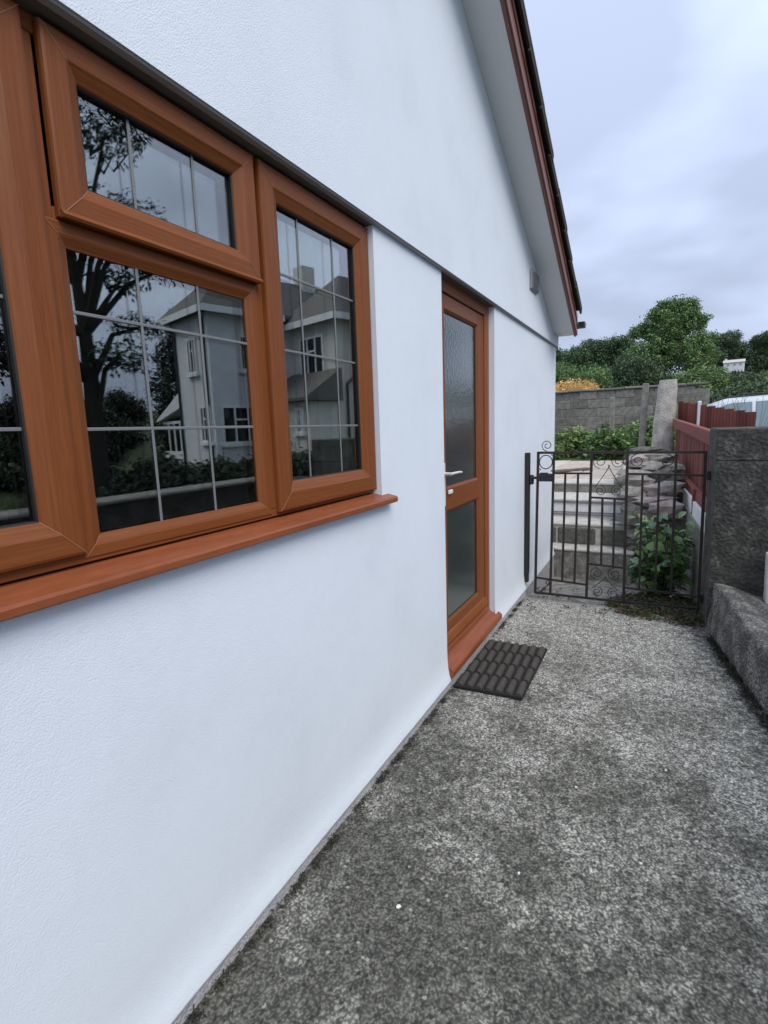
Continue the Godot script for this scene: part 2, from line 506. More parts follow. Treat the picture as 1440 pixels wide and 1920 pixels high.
# worn exposed-aggregate concrete: one picture over the whole apron, so nothing repeats
func apron_material() -> StandardMaterial3D:
	var w := 1024
	var h := 2048
	var cell := noise_img(w, h, 0.16, 41, FastNoiseLite.TYPE_CELLULAR, 1, FastNoiseLite.RETURN_CELL_VALUE, false)
	var dist := noise_img(w, h, 0.16, 41, FastNoiseLite.TYPE_CELLULAR, 1, FastNoiseLite.RETURN_DISTANCE, false)
	var cell2 := noise_img(w, h, 0.075, 42, FastNoiseLite.TYPE_CELLULAR, 1, FastNoiseLite.RETURN_CELL_VALUE, false)
	var dist2 := noise_img(w, h, 0.075, 42, FastNoiseLite.TYPE_CELLULAR, 1, FastNoiseLite.RETURN_DISTANCE, false)
	var patch := noise_img(w, h, 0.0045, 43, FastNoiseLite.TYPE_SIMPLEX, 4, 0, false)
	var mid := noise_img(w, h, 0.03, 44, FastNoiseLite.TYPE_SIMPLEX, 3, 0, false)
	var fine := noise_img(w, h, 0.16, 45, FastNoiseLite.TYPE_SIMPLEX, 3, 0, false)
	var d := [cell.get_data(), dist.get_data(), cell2.get_data(), dist2.get_data(), patch.get_data(), mid.get_data(), fine.get_data()]
	var out := PackedByteArray()
	out.resize(w * h * 3)
	var hgt := PackedByteArray()
	hgt.resize(w * h)
	var lut := PackedByteArray()
	lut.resize(1024)
	for i in 1024:
		lut[i] = int(Color(i / 1023.0, 0, 0).linear_to_srgb().r * 255.0)
	var i := 0
	for y in h:
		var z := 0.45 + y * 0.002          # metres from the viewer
		for x in w:
			var xm := x * 0.002
			var p: float = d[4][i] / 255.0
			var m: float = d[5][i] / 255.0
			# lit band painted in, darker near viewer and along ledge; noise adds stains
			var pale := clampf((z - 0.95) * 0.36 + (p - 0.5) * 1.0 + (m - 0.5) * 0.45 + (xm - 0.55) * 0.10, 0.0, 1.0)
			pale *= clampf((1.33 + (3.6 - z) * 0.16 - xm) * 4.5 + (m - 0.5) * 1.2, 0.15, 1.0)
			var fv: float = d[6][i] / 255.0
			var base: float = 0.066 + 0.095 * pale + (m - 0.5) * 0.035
			var cv: float = d[0][i] / 255.0
			var dv: float = 1.0 - d[1][i] / 255.0
			var agg := 0.0
			if cv > 0.45:
				agg = (cv - 0.45) * clampf((dv - 0.30) * 2.4, 0.0, 1.0)
			var cw: float = d[2][i] / 255.0
			var dw: float = 1.0 - d[3][i] / 255.0
			var big := 0.0
			if cw > 0.84:
				big = clampf((dw - 0.5) * 4.0, 0.0, 1.0) * (cw - 0.76)
			var pit := 0.0
			if cv < 0.16:
				pit = clampf((dv - 0.3) * 2.0, 0.0, 1.0)
			var worm := smoothstep(0.48, 0.80, fv)
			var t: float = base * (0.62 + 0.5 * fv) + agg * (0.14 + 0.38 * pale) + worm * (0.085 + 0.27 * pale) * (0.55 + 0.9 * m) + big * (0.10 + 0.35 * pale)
			t *= 1.0 - 0.45 * pit
			if cv > 0.992 and dv > 0.62:
				t = 0.30 + 0.25 * pale
			var crk := absf(z - 3.27 - 0.05 * sin(xm * 9.0) - (m - 0.5) * 0.10 - xm * 0.12)
			if crk < 0.006 + (fv - 0.5) * 0.012 and xm < 0.62:
				t *= 0.45
			var crk2 := absf(z - 3.78 + 0.25 * (xm - 0.9) - (m - 0.5) * 0.14)
			if crk2 < 0.007 + (fv - 0.5) * 0.014 and xm > 0.7:
				t *= 0.4
			t = clampf(t, 0.012, 0.8)
			var warm := 0.985 - 0.05 * (m - 0.5)
			out[i * 3] = lut[int(t * 1023.0)]
			out[i * 3 + 1] = lut[int(t * (1004.0 + 14.0 * (1.0 - pale)))]
			out[i * 3 + 2] = lut[int(t * warm * (0.86 + 0.05 * pale) * 1023.0)]
			hgt[i] = clampi(int(95.0 + worm * 45.0 + agg * 190.0 + big * 240.0 - pit * 80.0 + (m - 0.5) * 60.0), 0, 255)
			i += 1
	var mt := StandardMaterial3D.new()
	mt.albedo_texture = tex(Image.create_from_data(w, h, false, Image.FORMAT_RGB8, out))
	mt.heightmap_enabled = true
	mt.heightmap_texture = tex(Image.create_from_data(w, h, false, Image.FORMAT_L8, hgt))
	mt.heightmap_scale = 0.5
	mt.roughness = 0.93
	return mt

# ------------------------------------------------------------------ terrain
func sm(a: float, b: float, x: float) -> float:
	return smoothstep(a, b, x)

func land(x: float, z: float) -> float:
	var d := -z
	var y := -0.5
	y += 0.6 * sm(6.0, 9.0, d)
	y = lerpf(y, 0.35, sm(2.2, 2.6, x) * (1.0 - sm(7.0, 11.0, d)))
	y += 1.0 * sm(15.5, 18.0, d) + 1.6 * sm(18.0, 45.0, d) + 2.6 * sm(45.0, 85.0, d) + 6.5 * sm(70.0, 150.0, d)
	y += 0.5 * sin(x * 0.11 + 1.0) * sm(30.0, 60.0, d)
	return y

# ------------------------------------------------------------------ the bungalow
const RAKE := 0.4735
const RAKE0 := 4.633

func wall_piece(b: MB, plinth: MB, z0: float, z1: float, y1: float, kick_noise: FastNoiseLite) -> void:
	# front skin with a little bell-cast at the foot, from z0 (near) to z1 (far)
	var steps := maxi(2, int((z0 - z1) / 0.03))
	var prof := [[0.0, y1], [0.0, 0.20], [0.001, 0.155], [0.004, 0.115], [0.010, 0.078], [0.019, 0.046]]
	var pts := []
	var foot := []
	for i in steps + 1:
		var z := lerpf(z0, z1, float(i) / steps)
		var w := kick_noise.get_noise_1d(z * 100.0)
		var w2 := kick_noise.get_noise_1d(z * 23.0 + 500.0)
		var row := []
		for p in prof:
			var s := clampf((0.25 - p[1]) * 5.0, 0.0, 1.0)
			row.append(Vector3(p[0] + 0.003 * w2 * s, p[1] + (0.004 * w + 0.006 * w2) * s, z))
		var k: Vector3 = row[row.size() - 1]
		row.append(k + Vector3(-0.002, -0.012 - 0.003 * w, 0))
		row.append(k + Vector3(-0.012, -0.016 - 0.004 * w, 0))
		pts.append(row)
		var q: Vector3 = row[row.size() - 1]
		foot.append([q + Vector3(0.002, 0.004, 0), Vector3(0.010 + 0.003 * w2, q.y - 0.008, z), Vector3(0.016 + 0.004 * w2, -0.02, z), Vector3(0.016, -0.5, z)])
	b.grid(pts)
	plinth.grid(foot)
	# core behind the skin, with its reveals
	b.box(Vector3(-0.28, 0.03, z1), Vector3(-0.001, y1, z0))

func sash_profile(w: float, front: float, back: float, glass: float) -> Array:
	return [[0.0, back], [0.0, front - 0.007], [0.002, front - 0.002], [0.007, front], [w * 0.62, front], [w * 0.66, front - 0.0015], [w * 0.70, front - 0.0035], [w * 0.92, front - 0.012], [w * 0.96, front - 0.0135], [w, front - 0.017], [w, glass - 0.004]]

func pane_at(y0: float, y1: float, z0: float, z1: float, x: float, m: Material, parent: Node) -> void:
	var b := MB.new()
	b.box(Vector3(x - 0.004, y0, z1), Vector3(x, y1, z0))
	obj("pane", b, m, parent)

func lead(y0: float, y1: float, z0: float, z1: float, x: float, zs: Array, ys: Array, parent: Node) -> void:
	for z in zs:
		var b := MB.new()
		b.box(Vector3(x + 0.0003, y0, z - 0.0034), Vector3(x + 0.0028, y1, z + 0.0034), 0.001)
		obj("lead_strip", b, M.lead, parent)
	for y in ys:
		var b := MB.new()
		b.box(Vector3(x + 0.0006, y - 0.0034, z1), Vector3(x + 0.0031, y + 0.0034, z0), 0.001)
		obj("lead_strip", b, M.lead, parent)

func bungalow() -> void:
	var h := thing("bungalow", "white rendered bungalow gable with oak-brown window and glazed door", "house")
	var kn := FastNoiseLite.new()
	kn.seed = 5
	kn.frequency = 0.06
	var w := MB.new()
	var pl := MB.new()
	var TOP := 2.097
	wall_piece(w, pl, 5.4, 0.04, TOP, kn)
	wall_piece(w, pl, 0.04, -1.768, 1.088, kn)
	wall_piece(w, pl, -1.768, -2.43, TOP, kn)
	wall_piece(w, pl, -3.31, -5.42, TOP, kn)
	# far side wall returns from the corner
	w.box(Vector3(-7.0, 0.03, -5.419), Vector3(-0.281, TOP, -5.14))
	obj("wall", w, M.render, h)
	pl.box(Vector3(-7.0, -0.5, -5.41), Vector3(0.0, 0.06, -5.15))
	obj("plinth", pl, M.plinth, h)
	# upper gable, one render coat thicker, with a drip edge over the openings
	var g := MB.new()
	var ys := 2.20
	var zs := (ys - RAKE0) / RAKE
	var poly := PackedVector2Array([Vector2(-5.42, 2.100), Vector2(-5.42, 2.22), Vector2(zs, ys + 0.02), Vector2(0, RAKE0 + 0.05), Vector2(-zs, ys + 0.02), Vector2(5.42, 2.22), Vector2(5.42, 2.100)])
	g.prism(poly, Vector3(-0.25, 0, 0), Vector3(0, 0, 1), Vector3(0, 1, 0), Vector3(0.272, 0, 0))
	obj("gable_wall", g, M.render, h)
	var dr := MB.new()
	dr.prism(PackedVector2Array([Vector2(0.0, 2.093), Vector2(0.016, 2.0945), Vector2(0.019, 2.0985), Vector2(0.0, 2.0985)]), Vector3(0, 0, 5.4), Vector3(1, 0, 0), Vector3(0, 1, 0), Vector3(0, 0, -10.81))
	obj("drip_bead", dr, M.drip, h)
	var ln := MB.new()
	ln.box(Vector3(-0.25, 2.0925, -1.767), Vector3(-0.001, 2.0985, 0.039))
	ln.box(Vector3(-0.25, 2.0925, -3.309), Vector3(-0.001, 2.0985, -2.431))
	obj("lintel", ln, M.lintel, h)
	# soffit, bargeboard, roof and tiles on both slopes
	for sgn in [-1.0, 1.0]:
		var e := Vector3(0, RAKE, -sgn)  # up-slope direction per metre (z towards 0)
		var so := MB.new()
		var zz: float = sgn * -zs
		var apex := Vector3(0, RAKE0, 0)
		var eave := Vector3(0, ys, zz)
		var endp := Vector3(0, ys, sgn * 5.46)
		var dn := Vector3(0, 0.018, 0)
		for seg in [[apex, eave], [eave, endp]]:
			var p: Vector3 = seg[0]
			var q: Vector3 = seg[1]
			var qa := [p + Vector3(0.0225, 0, 0), p + Vector3(0.192, 0, 0), q + Vector3(0.192, 0, 0), q + Vector3(0.0225, 0, 0)]
			so.quad(qa[0], qa[1], qa[2], qa[3])
			so.quad(qa[3] + dn, qa[2] + dn, qa[1] + dn, qa[0] + dn)
		so.quad(endp + Vector3(0.031, 0, 0), endp + Vector3(0.192, 0, 0), endp + Vector3(0.192, 0.25, 0), endp + Vector3(0.031, 0.25, 0))
		obj("soffit", so, M.soffit, h)
		# bargeboard: plain board with a lower bead, following the rake
		var bb := MB.new()
		var bz := 5.22
		var cut := func(off: float, z: float) -> Vector3: return Vector3(0, RAKE0 - RAKE * z + off, sgn * z)
		for st in [[0.193, 0.212, -0.012, 0.165], [0.2125, 0.222, -0.004, 0.035], [0.2125, 0.219, 0.125, 0.160]]:
			var c0: Vector3 = cut.call(st[2], 0.0)
			var c1: Vector3 = cut.call(st[3], 0.0)
			var c2: Vector3 = cut.call(st[3], bz)
			var c3: Vector3 = cut.call(st[2], bz)
			var x0 := Vector3(st[0], 0, 0)
			var x1 := Vector3(st[1], 0, 0)
			var A := [c0, c1, c2, c3]
			var uvs := [Vector2(0, 0), Vector2((st[3] - st[2]) * 4.0, 0), Vector2((st[3] - st[2]) * 4.0, bz), Vector2(0, bz)]
			bb.quad(A[0] + x1, A[1] + x1, A[2] + x1, A[3] + x1, uvs[0], uvs[1], uvs[2], uvs[3])
			bb.quad(A[3] + x0, A[2] + x0, A[1] + x0, A[0] + x0)
			bb.quad(A[0] + x0, A[0] + x1, A[3] + x1, A[3] + x0, Vector2(0, 0), Vector2(0.1, 0), Vector2(0.1, bz), Vector2(0, bz))
			bb.quad(A[1] + x0, A[2] + x0, A[2] + x1, A[1] + x1)
			bb.quad(A[2] + x0, A[3] + x0, A[3] + x1, A[2] + x1)
		obj("bargeboard", bb, M.barge, h)
		var rf := MB.new()
		var r0 := Vector3(-7.0, RAKE0 + 0.165, 0)
		var r1 := Vector3(-7.0, RAKE0 - RAKE * 5.40 + 0.165, sgn * 5.40)
		var wx := Vector3(7.205, 0, 0)
		var up := Vector3(0, 0.03, 0)
		rf.quad(r0 + up, r1 + up, r1 + wx + up, r0 + wx + up)
		rf.quad(r0 + wx, r1 + wx, r1, r0)
		rf.quad(r0 + wx, r0 + wx + up, r1 + wx + up, r1 + wx)
		rf.quad(r1, r1 + wx, r1 + wx + up, r1 + up)
		var roof := obj("roof", rf, M.tile, h)
		# verge tiles, lapped
		var tl := MB.new()
		tl.box(Vector3(-0.19, 0.0, -0.20), Vector3(0.19, 0.022, 0.20), 0.004)
		tl.box(Vector3(0.14, 0.0221, -0.20), Vector3(0.188, 0.040, 0.20), 0.008)
		tl.box(Vector3(0.172, -0.035, -0.198), Vector3(0.189, -0.0005, 0.198), 0.003)
		var tm := tl.mesh(M.tile)
		var ang := atan(RAKE)
		for k in 18:
			var along := 0.15 + k * 0.32
			var zc := along * cos(ang)
			var yc := RAKE0 + 0.2075 - along * sin(ang)
			var bas := Basis(Vector3.RIGHT, sgn * (ang - 0.055))
			inst("roof_tile", tm, null, Transform3D(bas, Vector3(0.062 + 0.004 * sin(k * 2.3), yc, sgn * zc)), roof)
		# gutter along the eaves
		var gt := MB.new()
		var arc := PackedVector2Array()
		for k in 11:
			var an := PI + PI * k / 10.0
			arc.append(Vector2(cos(an), sin(an)) * 0.056)
		for k in 11:
			var an := TAU - PI * k / 10.0
			arc.append(Vector2(cos(an), sin(an)) * 0.050)
		gt.prism(arc, Vector3(0.245, 2.318, sgn * 5.52), Vector3(0, 0, 1), Vector3(0, 1, 0), Vector3(-7.2, 0, 0))
		gt.prism(arc.slice(0, 11), Vector3(0.246, 2.318, sgn * 5.52), Vector3(0, 0, 1), Vector3(0, 1, 0), Vector3(0.004, 0, 0))
		obj("gutter", gt, M.gutter, h)
	# louvred air vent
	var vt := MB.new()
	vt.box(Vector3(0.023, 2.375, -4.395), Vector3(0.040, 2.515, -4.165), 0.003)
	var vent := obj("air_vent", vt, M.vent_grey, h)
	for k in 7:
		var lv := MB.new()
		lv.box(Vector3(-0.004, -0.005, -0.1), Vector3(0.009, 0.004, 0.1), 0.0, 2, Transform3D(Basis(Vector3.FORWARD, 0.6), Vector3(0.041, 2.392 + k * 0.0175, -4.28)))
		obj("louvre", lv, M.vent_grey, vent)
	# dark room behind the glazing
	var rm := MB.new()
	var lo := Vector3(-3.4, 0.1, -5.1)
	var hi := Vector3(-0.285, 2.35, 3.2)
	rm.box(Vector3(lo.x - 0.1, lo.y, lo.z), Vector3(lo.x, hi.y, hi.z))
	rm.box(Vector3(lo.x, lo.y, lo.z - 0.03), Vector3(hi.x, hi.y, lo.z))
	rm.box(Vector3(lo.x, lo.y, hi.z), Vector3(hi.x, hi.y, hi.z + 0.1))
	rm.box(Vector3(lo.x, lo.y, -2.2), Vector3(hi.x, hi.y, -2.1))
	rm.box(Vector3(lo.x, hi.y, lo.z), Vector3(-0.252, hi.y + 0.1, hi.z))
	obj("room_wall", rm, M.room, h)
	var fl := MB.new()
	fl.box(Vector3(lo.x, lo.y - 0.1, lo.z), Vector3(hi.x, lo.y, hi.z))
	obj("room_floor", fl, M.room_floor, h)

	# ---------------- window
	var F := -0.035
	var wf := MB.new()
	var B := -0.105
	wf.box(Vector3(B, 1.127, -1.7675), Vector3(F, 1.150, 0.0395), 0.002, 2)
	wf.box(Vector3(B, 2.060, -1.7675), Vector3(F, 2.0915, 0.0395), 0.002, 2, Transform3D.IDENTITY, Vector2(0.3, 0.4))
	for zc in [[0.0395, 0.002], [-0.583, -0.622], [-1.150, -1.198], [-1.735, -1.7675]]:
		wf.box(Vector3(B, 1.1502, zc[1]), Vector3(F - 0.0004, 2.0598, zc[0]), 0.002, 1, Transform3D.IDENTITY, Vector2(zc[0], zc[1]))
	wf.box(Vector3(B, 1.742, -1.1498), Vector3(F - 0.0006, 1.785, -0.6222), 0.002, 2, Transform3D.IDENTITY, Vector2(0.5, 0.1))
	var win := obj("window", wf, M.oak, h)
	var GX := -0.046
	# fixed light below the vent: bead straight into the frame
	var fb := MB.new()
	fb.loop(1.1355, 1.762, -0.600, -1.1585, [[0.0, F - 0.002], [0.0, F + 0.0015], [0.003, F + 0.003], [0.022, F + 0.003], [0.026, F + 0.0015], [0.039, F - 0.006], [0.0425, F - 0.0075], [0.0425, GX - 0.006]], 0.11)
	obj("glazing_bead", fb, M.oak, win)
	pane_at(1.170, 1.728, -0.634, -1.124, GX, M.glass, win)
	pane_at(1.170, 1.728, -0.634, -1.124, GX - 0.02, M.glass, win)
	lead(1.176, 1.722, -0.640, -1.118, GX, [-0.793, -0.958], [1.386, 1.606], win)
	# opening sashes, lipped over the frame
	for s in [["top_hung_sash", 1.766, 2.083, -0.626, -1.163, 0.069, [-0.808, -0.975], [], 0.2], ["casement_sash", 1.139, 2.084, -1.181, -1.7655, 0.083, [-1.372, -1.560], [1.385, 1.608, 1.822], 0.53], ["casement_sash", 1.148, 2.083, 0.0375, -0.5985, 0.073, [-0.20, -0.37], [1.388, 1.61, 1.826], 0.77]]:
		var sb := MB.new()
		sb.loop(s[1], s[2], s[3], s[4], sash_profile(s[5], -0.017, F + 0.0006, GX), s[8])
		var sash := obj(s[0], sb, M.oak, win)
		var gy0: float = s[1] + s[5]
		var gy1: float = s[2] - s[5]
		var gz0: float = s[3] - s[5]
		var gz1: float = s[4] + s[5]
		# black gasket
		var gk := MB.new()
		gk.loop(gy0 - 0.0005, gy1 + 0.0005, gz0 + 0.0005, gz1 - 0.0005, [[0.0, -0.0345], [0.0035, -0.0365], [0.0035, GX + 0.0004]])
		obj("gasket", gk, M.gasket, win)
		pane_at(gy0 - 0.008, gy1 + 0.008, gz0 + 0.008, gz1 - 0.008, GX, M.glass, win)
		pane_at(gy0 - 0.008, gy1 + 0.008, gz0 + 0.008, gz1 - 0.008, GX - 0.02, M.glass, win)
		lead(gy0, gy1, gz0, gz1, GX, s[6], s[7], win)
	var wd := MB.new()
	for s in [[1.766, 2.083, -0.626, -1.163, 0.069], [1.139, 2.084, -1.181, -1.7655, 0.083], [1.148, 2.083, 0.0375, -0.5985, 0.073]]:
		wd.welds(s[0], s[1], s[2], s[3], sash_profile(s[4], -0.017, F + 0.0006, GX).slice(2, 10))
	wd.welds(1.1355, 1.762, -0.600, -1.1585, [[0.003, F + 0.003], [0.022, F + 0.003], [0.026, F + 0.0015], [0.039, F - 0.006]])
	obj("mitre_weld", wd, M.weld, win)
	# deep joint shadow lines are real gaps; small drip moulding under the top-hung sash
	var dm := MB.new()
	dm.prism(PackedVector2Array([Vector2(-0.030, 1.7655), Vector2(-0.012, 1.763), Vector2(-0.009, 1.768), Vector2(-0.0165, 1.777), Vector2(-0.030, 1.777)]), Vector3(0, 0, -0.627), Vector3(1, 0, 0), Vector3(0, 1, 0), Vector3(0, 0, -0.535))
	obj("drip_moulding", dm, M.oak, win)
	# sill
	var sl := MB.new()
	sl.prism(PackedVector2Array([Vector2(-0.06, 1.0885), Vector2(0.026, 1.0885), Vector2(0.027, 1.0845), Vector2(0.039, 1.0845), Vector2(0.042, 1.088), Vector2(0.042, 1.101), Vector2(0.038, 1.107), Vector2(0.031, 1.1085), Vector2(-0.030, 1.122), Vector2(-0.06, 1.122)]), Vector3(0, 0, 0.10), Vector3(1, 0, 0), Vector3(0, 1, 0), Vector3(0, 0, -1.922))
	obj("window_sill", sl, M.oak_red, win)

	# ---------------- door
	var df := MB.new()
	df.loop(0.135, 2.0915, -2.4305, -3.3095, [[0.0, -0.11], [0.0, F], [0.030, F], [0.034, F - 0.004], [0.050, F - 0.010], [0.052, F - 0.014], [0.052, F - 0.075]], 0.4)
	obj("door_frame", df, M.oak_red, h)
	var X := -0.052
	var dl := MB.new()
	var z0 := -2.487
	var z1 := -3.253
	dl.box(Vector3(X - 0.05, 0.192, z0 - 0.105), Vector3(X, 2.034, z0), 0.003, 1)
	dl.box(Vector3(X - 0.05, 0.192, z1), Vector3(X, 2.034, z1 + 0.115), 0.003, 1, Transform3D.IDENTITY, Vector2(0.4, 0.2))
	dl.box(Vector3(X - 0.05, 1.962, z1 + 0.1152), Vector3(X - 0.0005, 2.034, z0 - 0.1052), 0.003, 2)
	dl.box(Vector3(X - 0.05, 0.925, z1 + 0.1152), Vector3(X - 0.0005, 1.042, z0 - 0.1052), 0.003, 2, Transform3D.IDENTITY, Vector2(0.6, 0.1))
	dl.box(Vector3(X - 0.05, 0.192, z1 + 0.1152), Vector3(X - 0.0005, 0.300, z0 - 0.1052), 0.003, 2, Transform3D.IDENTITY, Vector2(0.2, 0.6))
	var door := obj("door", dl, M.oak, h)
	for yy in [[1.042, 1.962], [0.300, 0.925]]:
		var bd := MB.new()
		bd.loop(yy[0] - 0.001, yy[1] + 0.001, z0 - 0.104, z1 + 0.114, [[0.0, X - 0.001], [0.012, X - 0.010], [0.0125, X - 0.024]], 0.15)
		obj("glazing_bead", bd, M.oak, door)
		var gk := MB.new()
		gk.loop(yy[0] + 0.011, yy[1] - 0.011, z0 - 0.116, z1 + 0.126, [[0.0, X - 0.012], [0.003, X - 0.014], [0.003, X - 0.024]])
		obj("gasket", gk, M.gasket, door)
		pane_at(yy[0] + 0.003, yy[1] - 0.003, z0 - 0.108, z1 + 0.118, X - 0.016, M.obscure, door)
		pane_at(yy[0] + 0.003, yy[1] - 0.003, z0 - 0.108, z1 + 0.118, X - 0.036, M.glass, door)
	# lever handle with its long back plate
	var hp := MB.new()
	hp.box(Vector3(X + 0.0005, 0.955, -2.555), Vector3(X + 0.010, 1.185, -2.523), 0.004)
	var hd := obj("handle", hp, M.chrome, door)
	var lv2 := MB.new()
	lv2.tube([Vector3(X + 0.008, 1.128, -2.539), Vector3(X + 0.048, 1.128, -2.539)], 0.009, 10)
	lv2.tube([Vector3(X + 0.045, 1.128, -2.532), Vector3(X + 0.050, 1.129, -2.60), Vector3(X + 0.048, 1.127, -2.672), Vector3(X + 0.046, 1.124, -2.70)], 0.0075, 10, 0.006)
	obj("lever", lv2, M.chrome, hd)
	var lp := MB.new()
	lp.box(Vector3(X + 0.0005, 1.012, -2.66), Vector3(X + 0.012, 1.035, -2.60), 0.004)
	obj("door_bolt", lp, M.white_plastic, door)
	# weather bar at the foot of the leaf
	var wb := MB.new()
	wb.prism(PackedVector2Array([Vector2(X, 0.200), Vector2(X + 0.026, 0.202), Vector2(X + 0.028, 0.210), Vector2(X + 0.010, 0.240), Vector2(X, 0.248)]), Vector3(0, 0, z0 - 0.002), Vector3(1, 0, 0), Vector3(0, 1, 0), Vector3(0, 0, z1 - z0 + 0.004))
	obj("weather_bar", wb, M.oak, door)
	# sloping door sill
	var ds := MB.new()
	ds.prism(PackedVector2Array([Vector2(-0.12, 0.06), Vector2(0.030, 0.06), Vector2(0.034, 0.066), Vector2(0.034, 0.094), Vector2(0.028, 0.102), Vector2(-0.030, 0.138), Vector2(-0.034, 0.150), Vector2(-0.12, 0.150)]), Vector3(0, 0, -2.4305), Vector3(1, 0, 0), Vector3(0, 1, 0), Vector3(0, 0, -0.8785))
	ds.prism(PackedVector2Array([Vector2(0.010, 0.06), Vector2(0.030, 0.06), Vector2(0.034, 0.066), Vector2(0.034, 0.094), Vector2(0.028, 0.102), Vector2(0.010, 0.113)]), Vector3(0, 0, -3.3092), Vector3(1, 0, 0), Vector3(0, 1, 0), Vector3(0, 0, -0.062))
	obj("door_sill", ds, M.oak_red, h)
	var dp := MB.new()
	dp.box(Vector3(-0.2, -0.3, -3.312), Vector3(0.012, 0.0598, -2.428))
	obj("plinth", dp, M.plinth, h)

# ------------------------------------------------------------------ near ground
func ground() -> void:
	var nz := FastNoiseLite.new()
	nz.seed = 8
	nz.frequency = 0.9
	# terrain sheet out to the hills
	var t := MB.new()
	var zs := [14.0, 9.0, 6.0, 4.0, 2.0, 0.0, -1.0, -2.0, -3.0, -4.0, -5.0, -6.0, -7.0, -8.0, -9.0, -10.0, -11.0, -12.0, -13.0, -14.0, -15.0, -16.0, -17.0, -18.0, -20.0, -23.0, -27.0, -32.0, -38.0, -45.0, -53.0, -62.0, -72.0, -85.0, -100.0, -120.0, -145.0, -180.0, -240.0, -400.0]
	var xs := [-400.0, -200.0, -120.0, -80.0, -55.0, -40.0, -30.0, -22.0, -16.0, -12.0, -9.0, -7.0, -5.0, -3.5, -2.0, -1.0, 0.0, 0.7, 1.4, 2.0, 2.2, 2.4, 2.6, 3.2, 4.0, 5.0, 6.5, 8.0, 10.0, 13.0, 17.0, 22.0, 30.0, 40.0, 55.0, 80.0, 120.0, 200.0, 400.0]
	var pts := []
	for z in zs:
		var row := []
		for x in xs:
			row.append(Vector3(x, land(x, z) + 0.03 * nz.get_noise_2d(x, z), z))
		pts.append(row)
	pts.reverse()
	t.grid(pts)
	var o := obj("ground", t, M.earth)
	tag(o, "grassy ground running out to the hillside", "", "", "structure")
	# concrete apron along the house
	var a := MB.new()
	var ap := []
	for i in 131:
		var z := 1.8 - 6.1 * i / 130.0
		var row := []
		for j in 43:
			var x := -0.02 + 2.1 * j / 42.0
			var edge := 0.0
			if z < -3.9:
				edge = -0.05 * sm(-4.0, -4.3, z)
			row.append(Vector3(x, 0.004 * nz.get_noise_2d(x * 3.0, z * 3.0) + 0.002 * nz.get_noise_2d(x * 17.0, z * 17.0) + edge, z))
		ap.append(row)
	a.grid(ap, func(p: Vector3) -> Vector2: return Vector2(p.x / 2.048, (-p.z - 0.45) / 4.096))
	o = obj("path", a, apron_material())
	tag(o, "worn grey exposed-aggregate concrete path beside the white wall", "", "", "structure")
	# yard behind the gate, dropping a little to the steps
	var y := MB.new()
	var yp := []
	for i in 31:
		var z := -4.05 - 2.1 * i / 30.0
		var row := []
		for j in 25:
			var x := -0.3 + 1.75 * j / 24.0
			row.append(Vector3(x, -0.028 - 0.19 * sm(-4.15, -5.4, z) + 0.012 * nz.get_noise_2d(x * 5.0, z * 5.0), z))
		yp.append(row)
	y.grid(yp)
	o = obj("yard", y, M.yard)
	tag(o, "weathered concrete yard behind the iron gate", "", "", "structure")

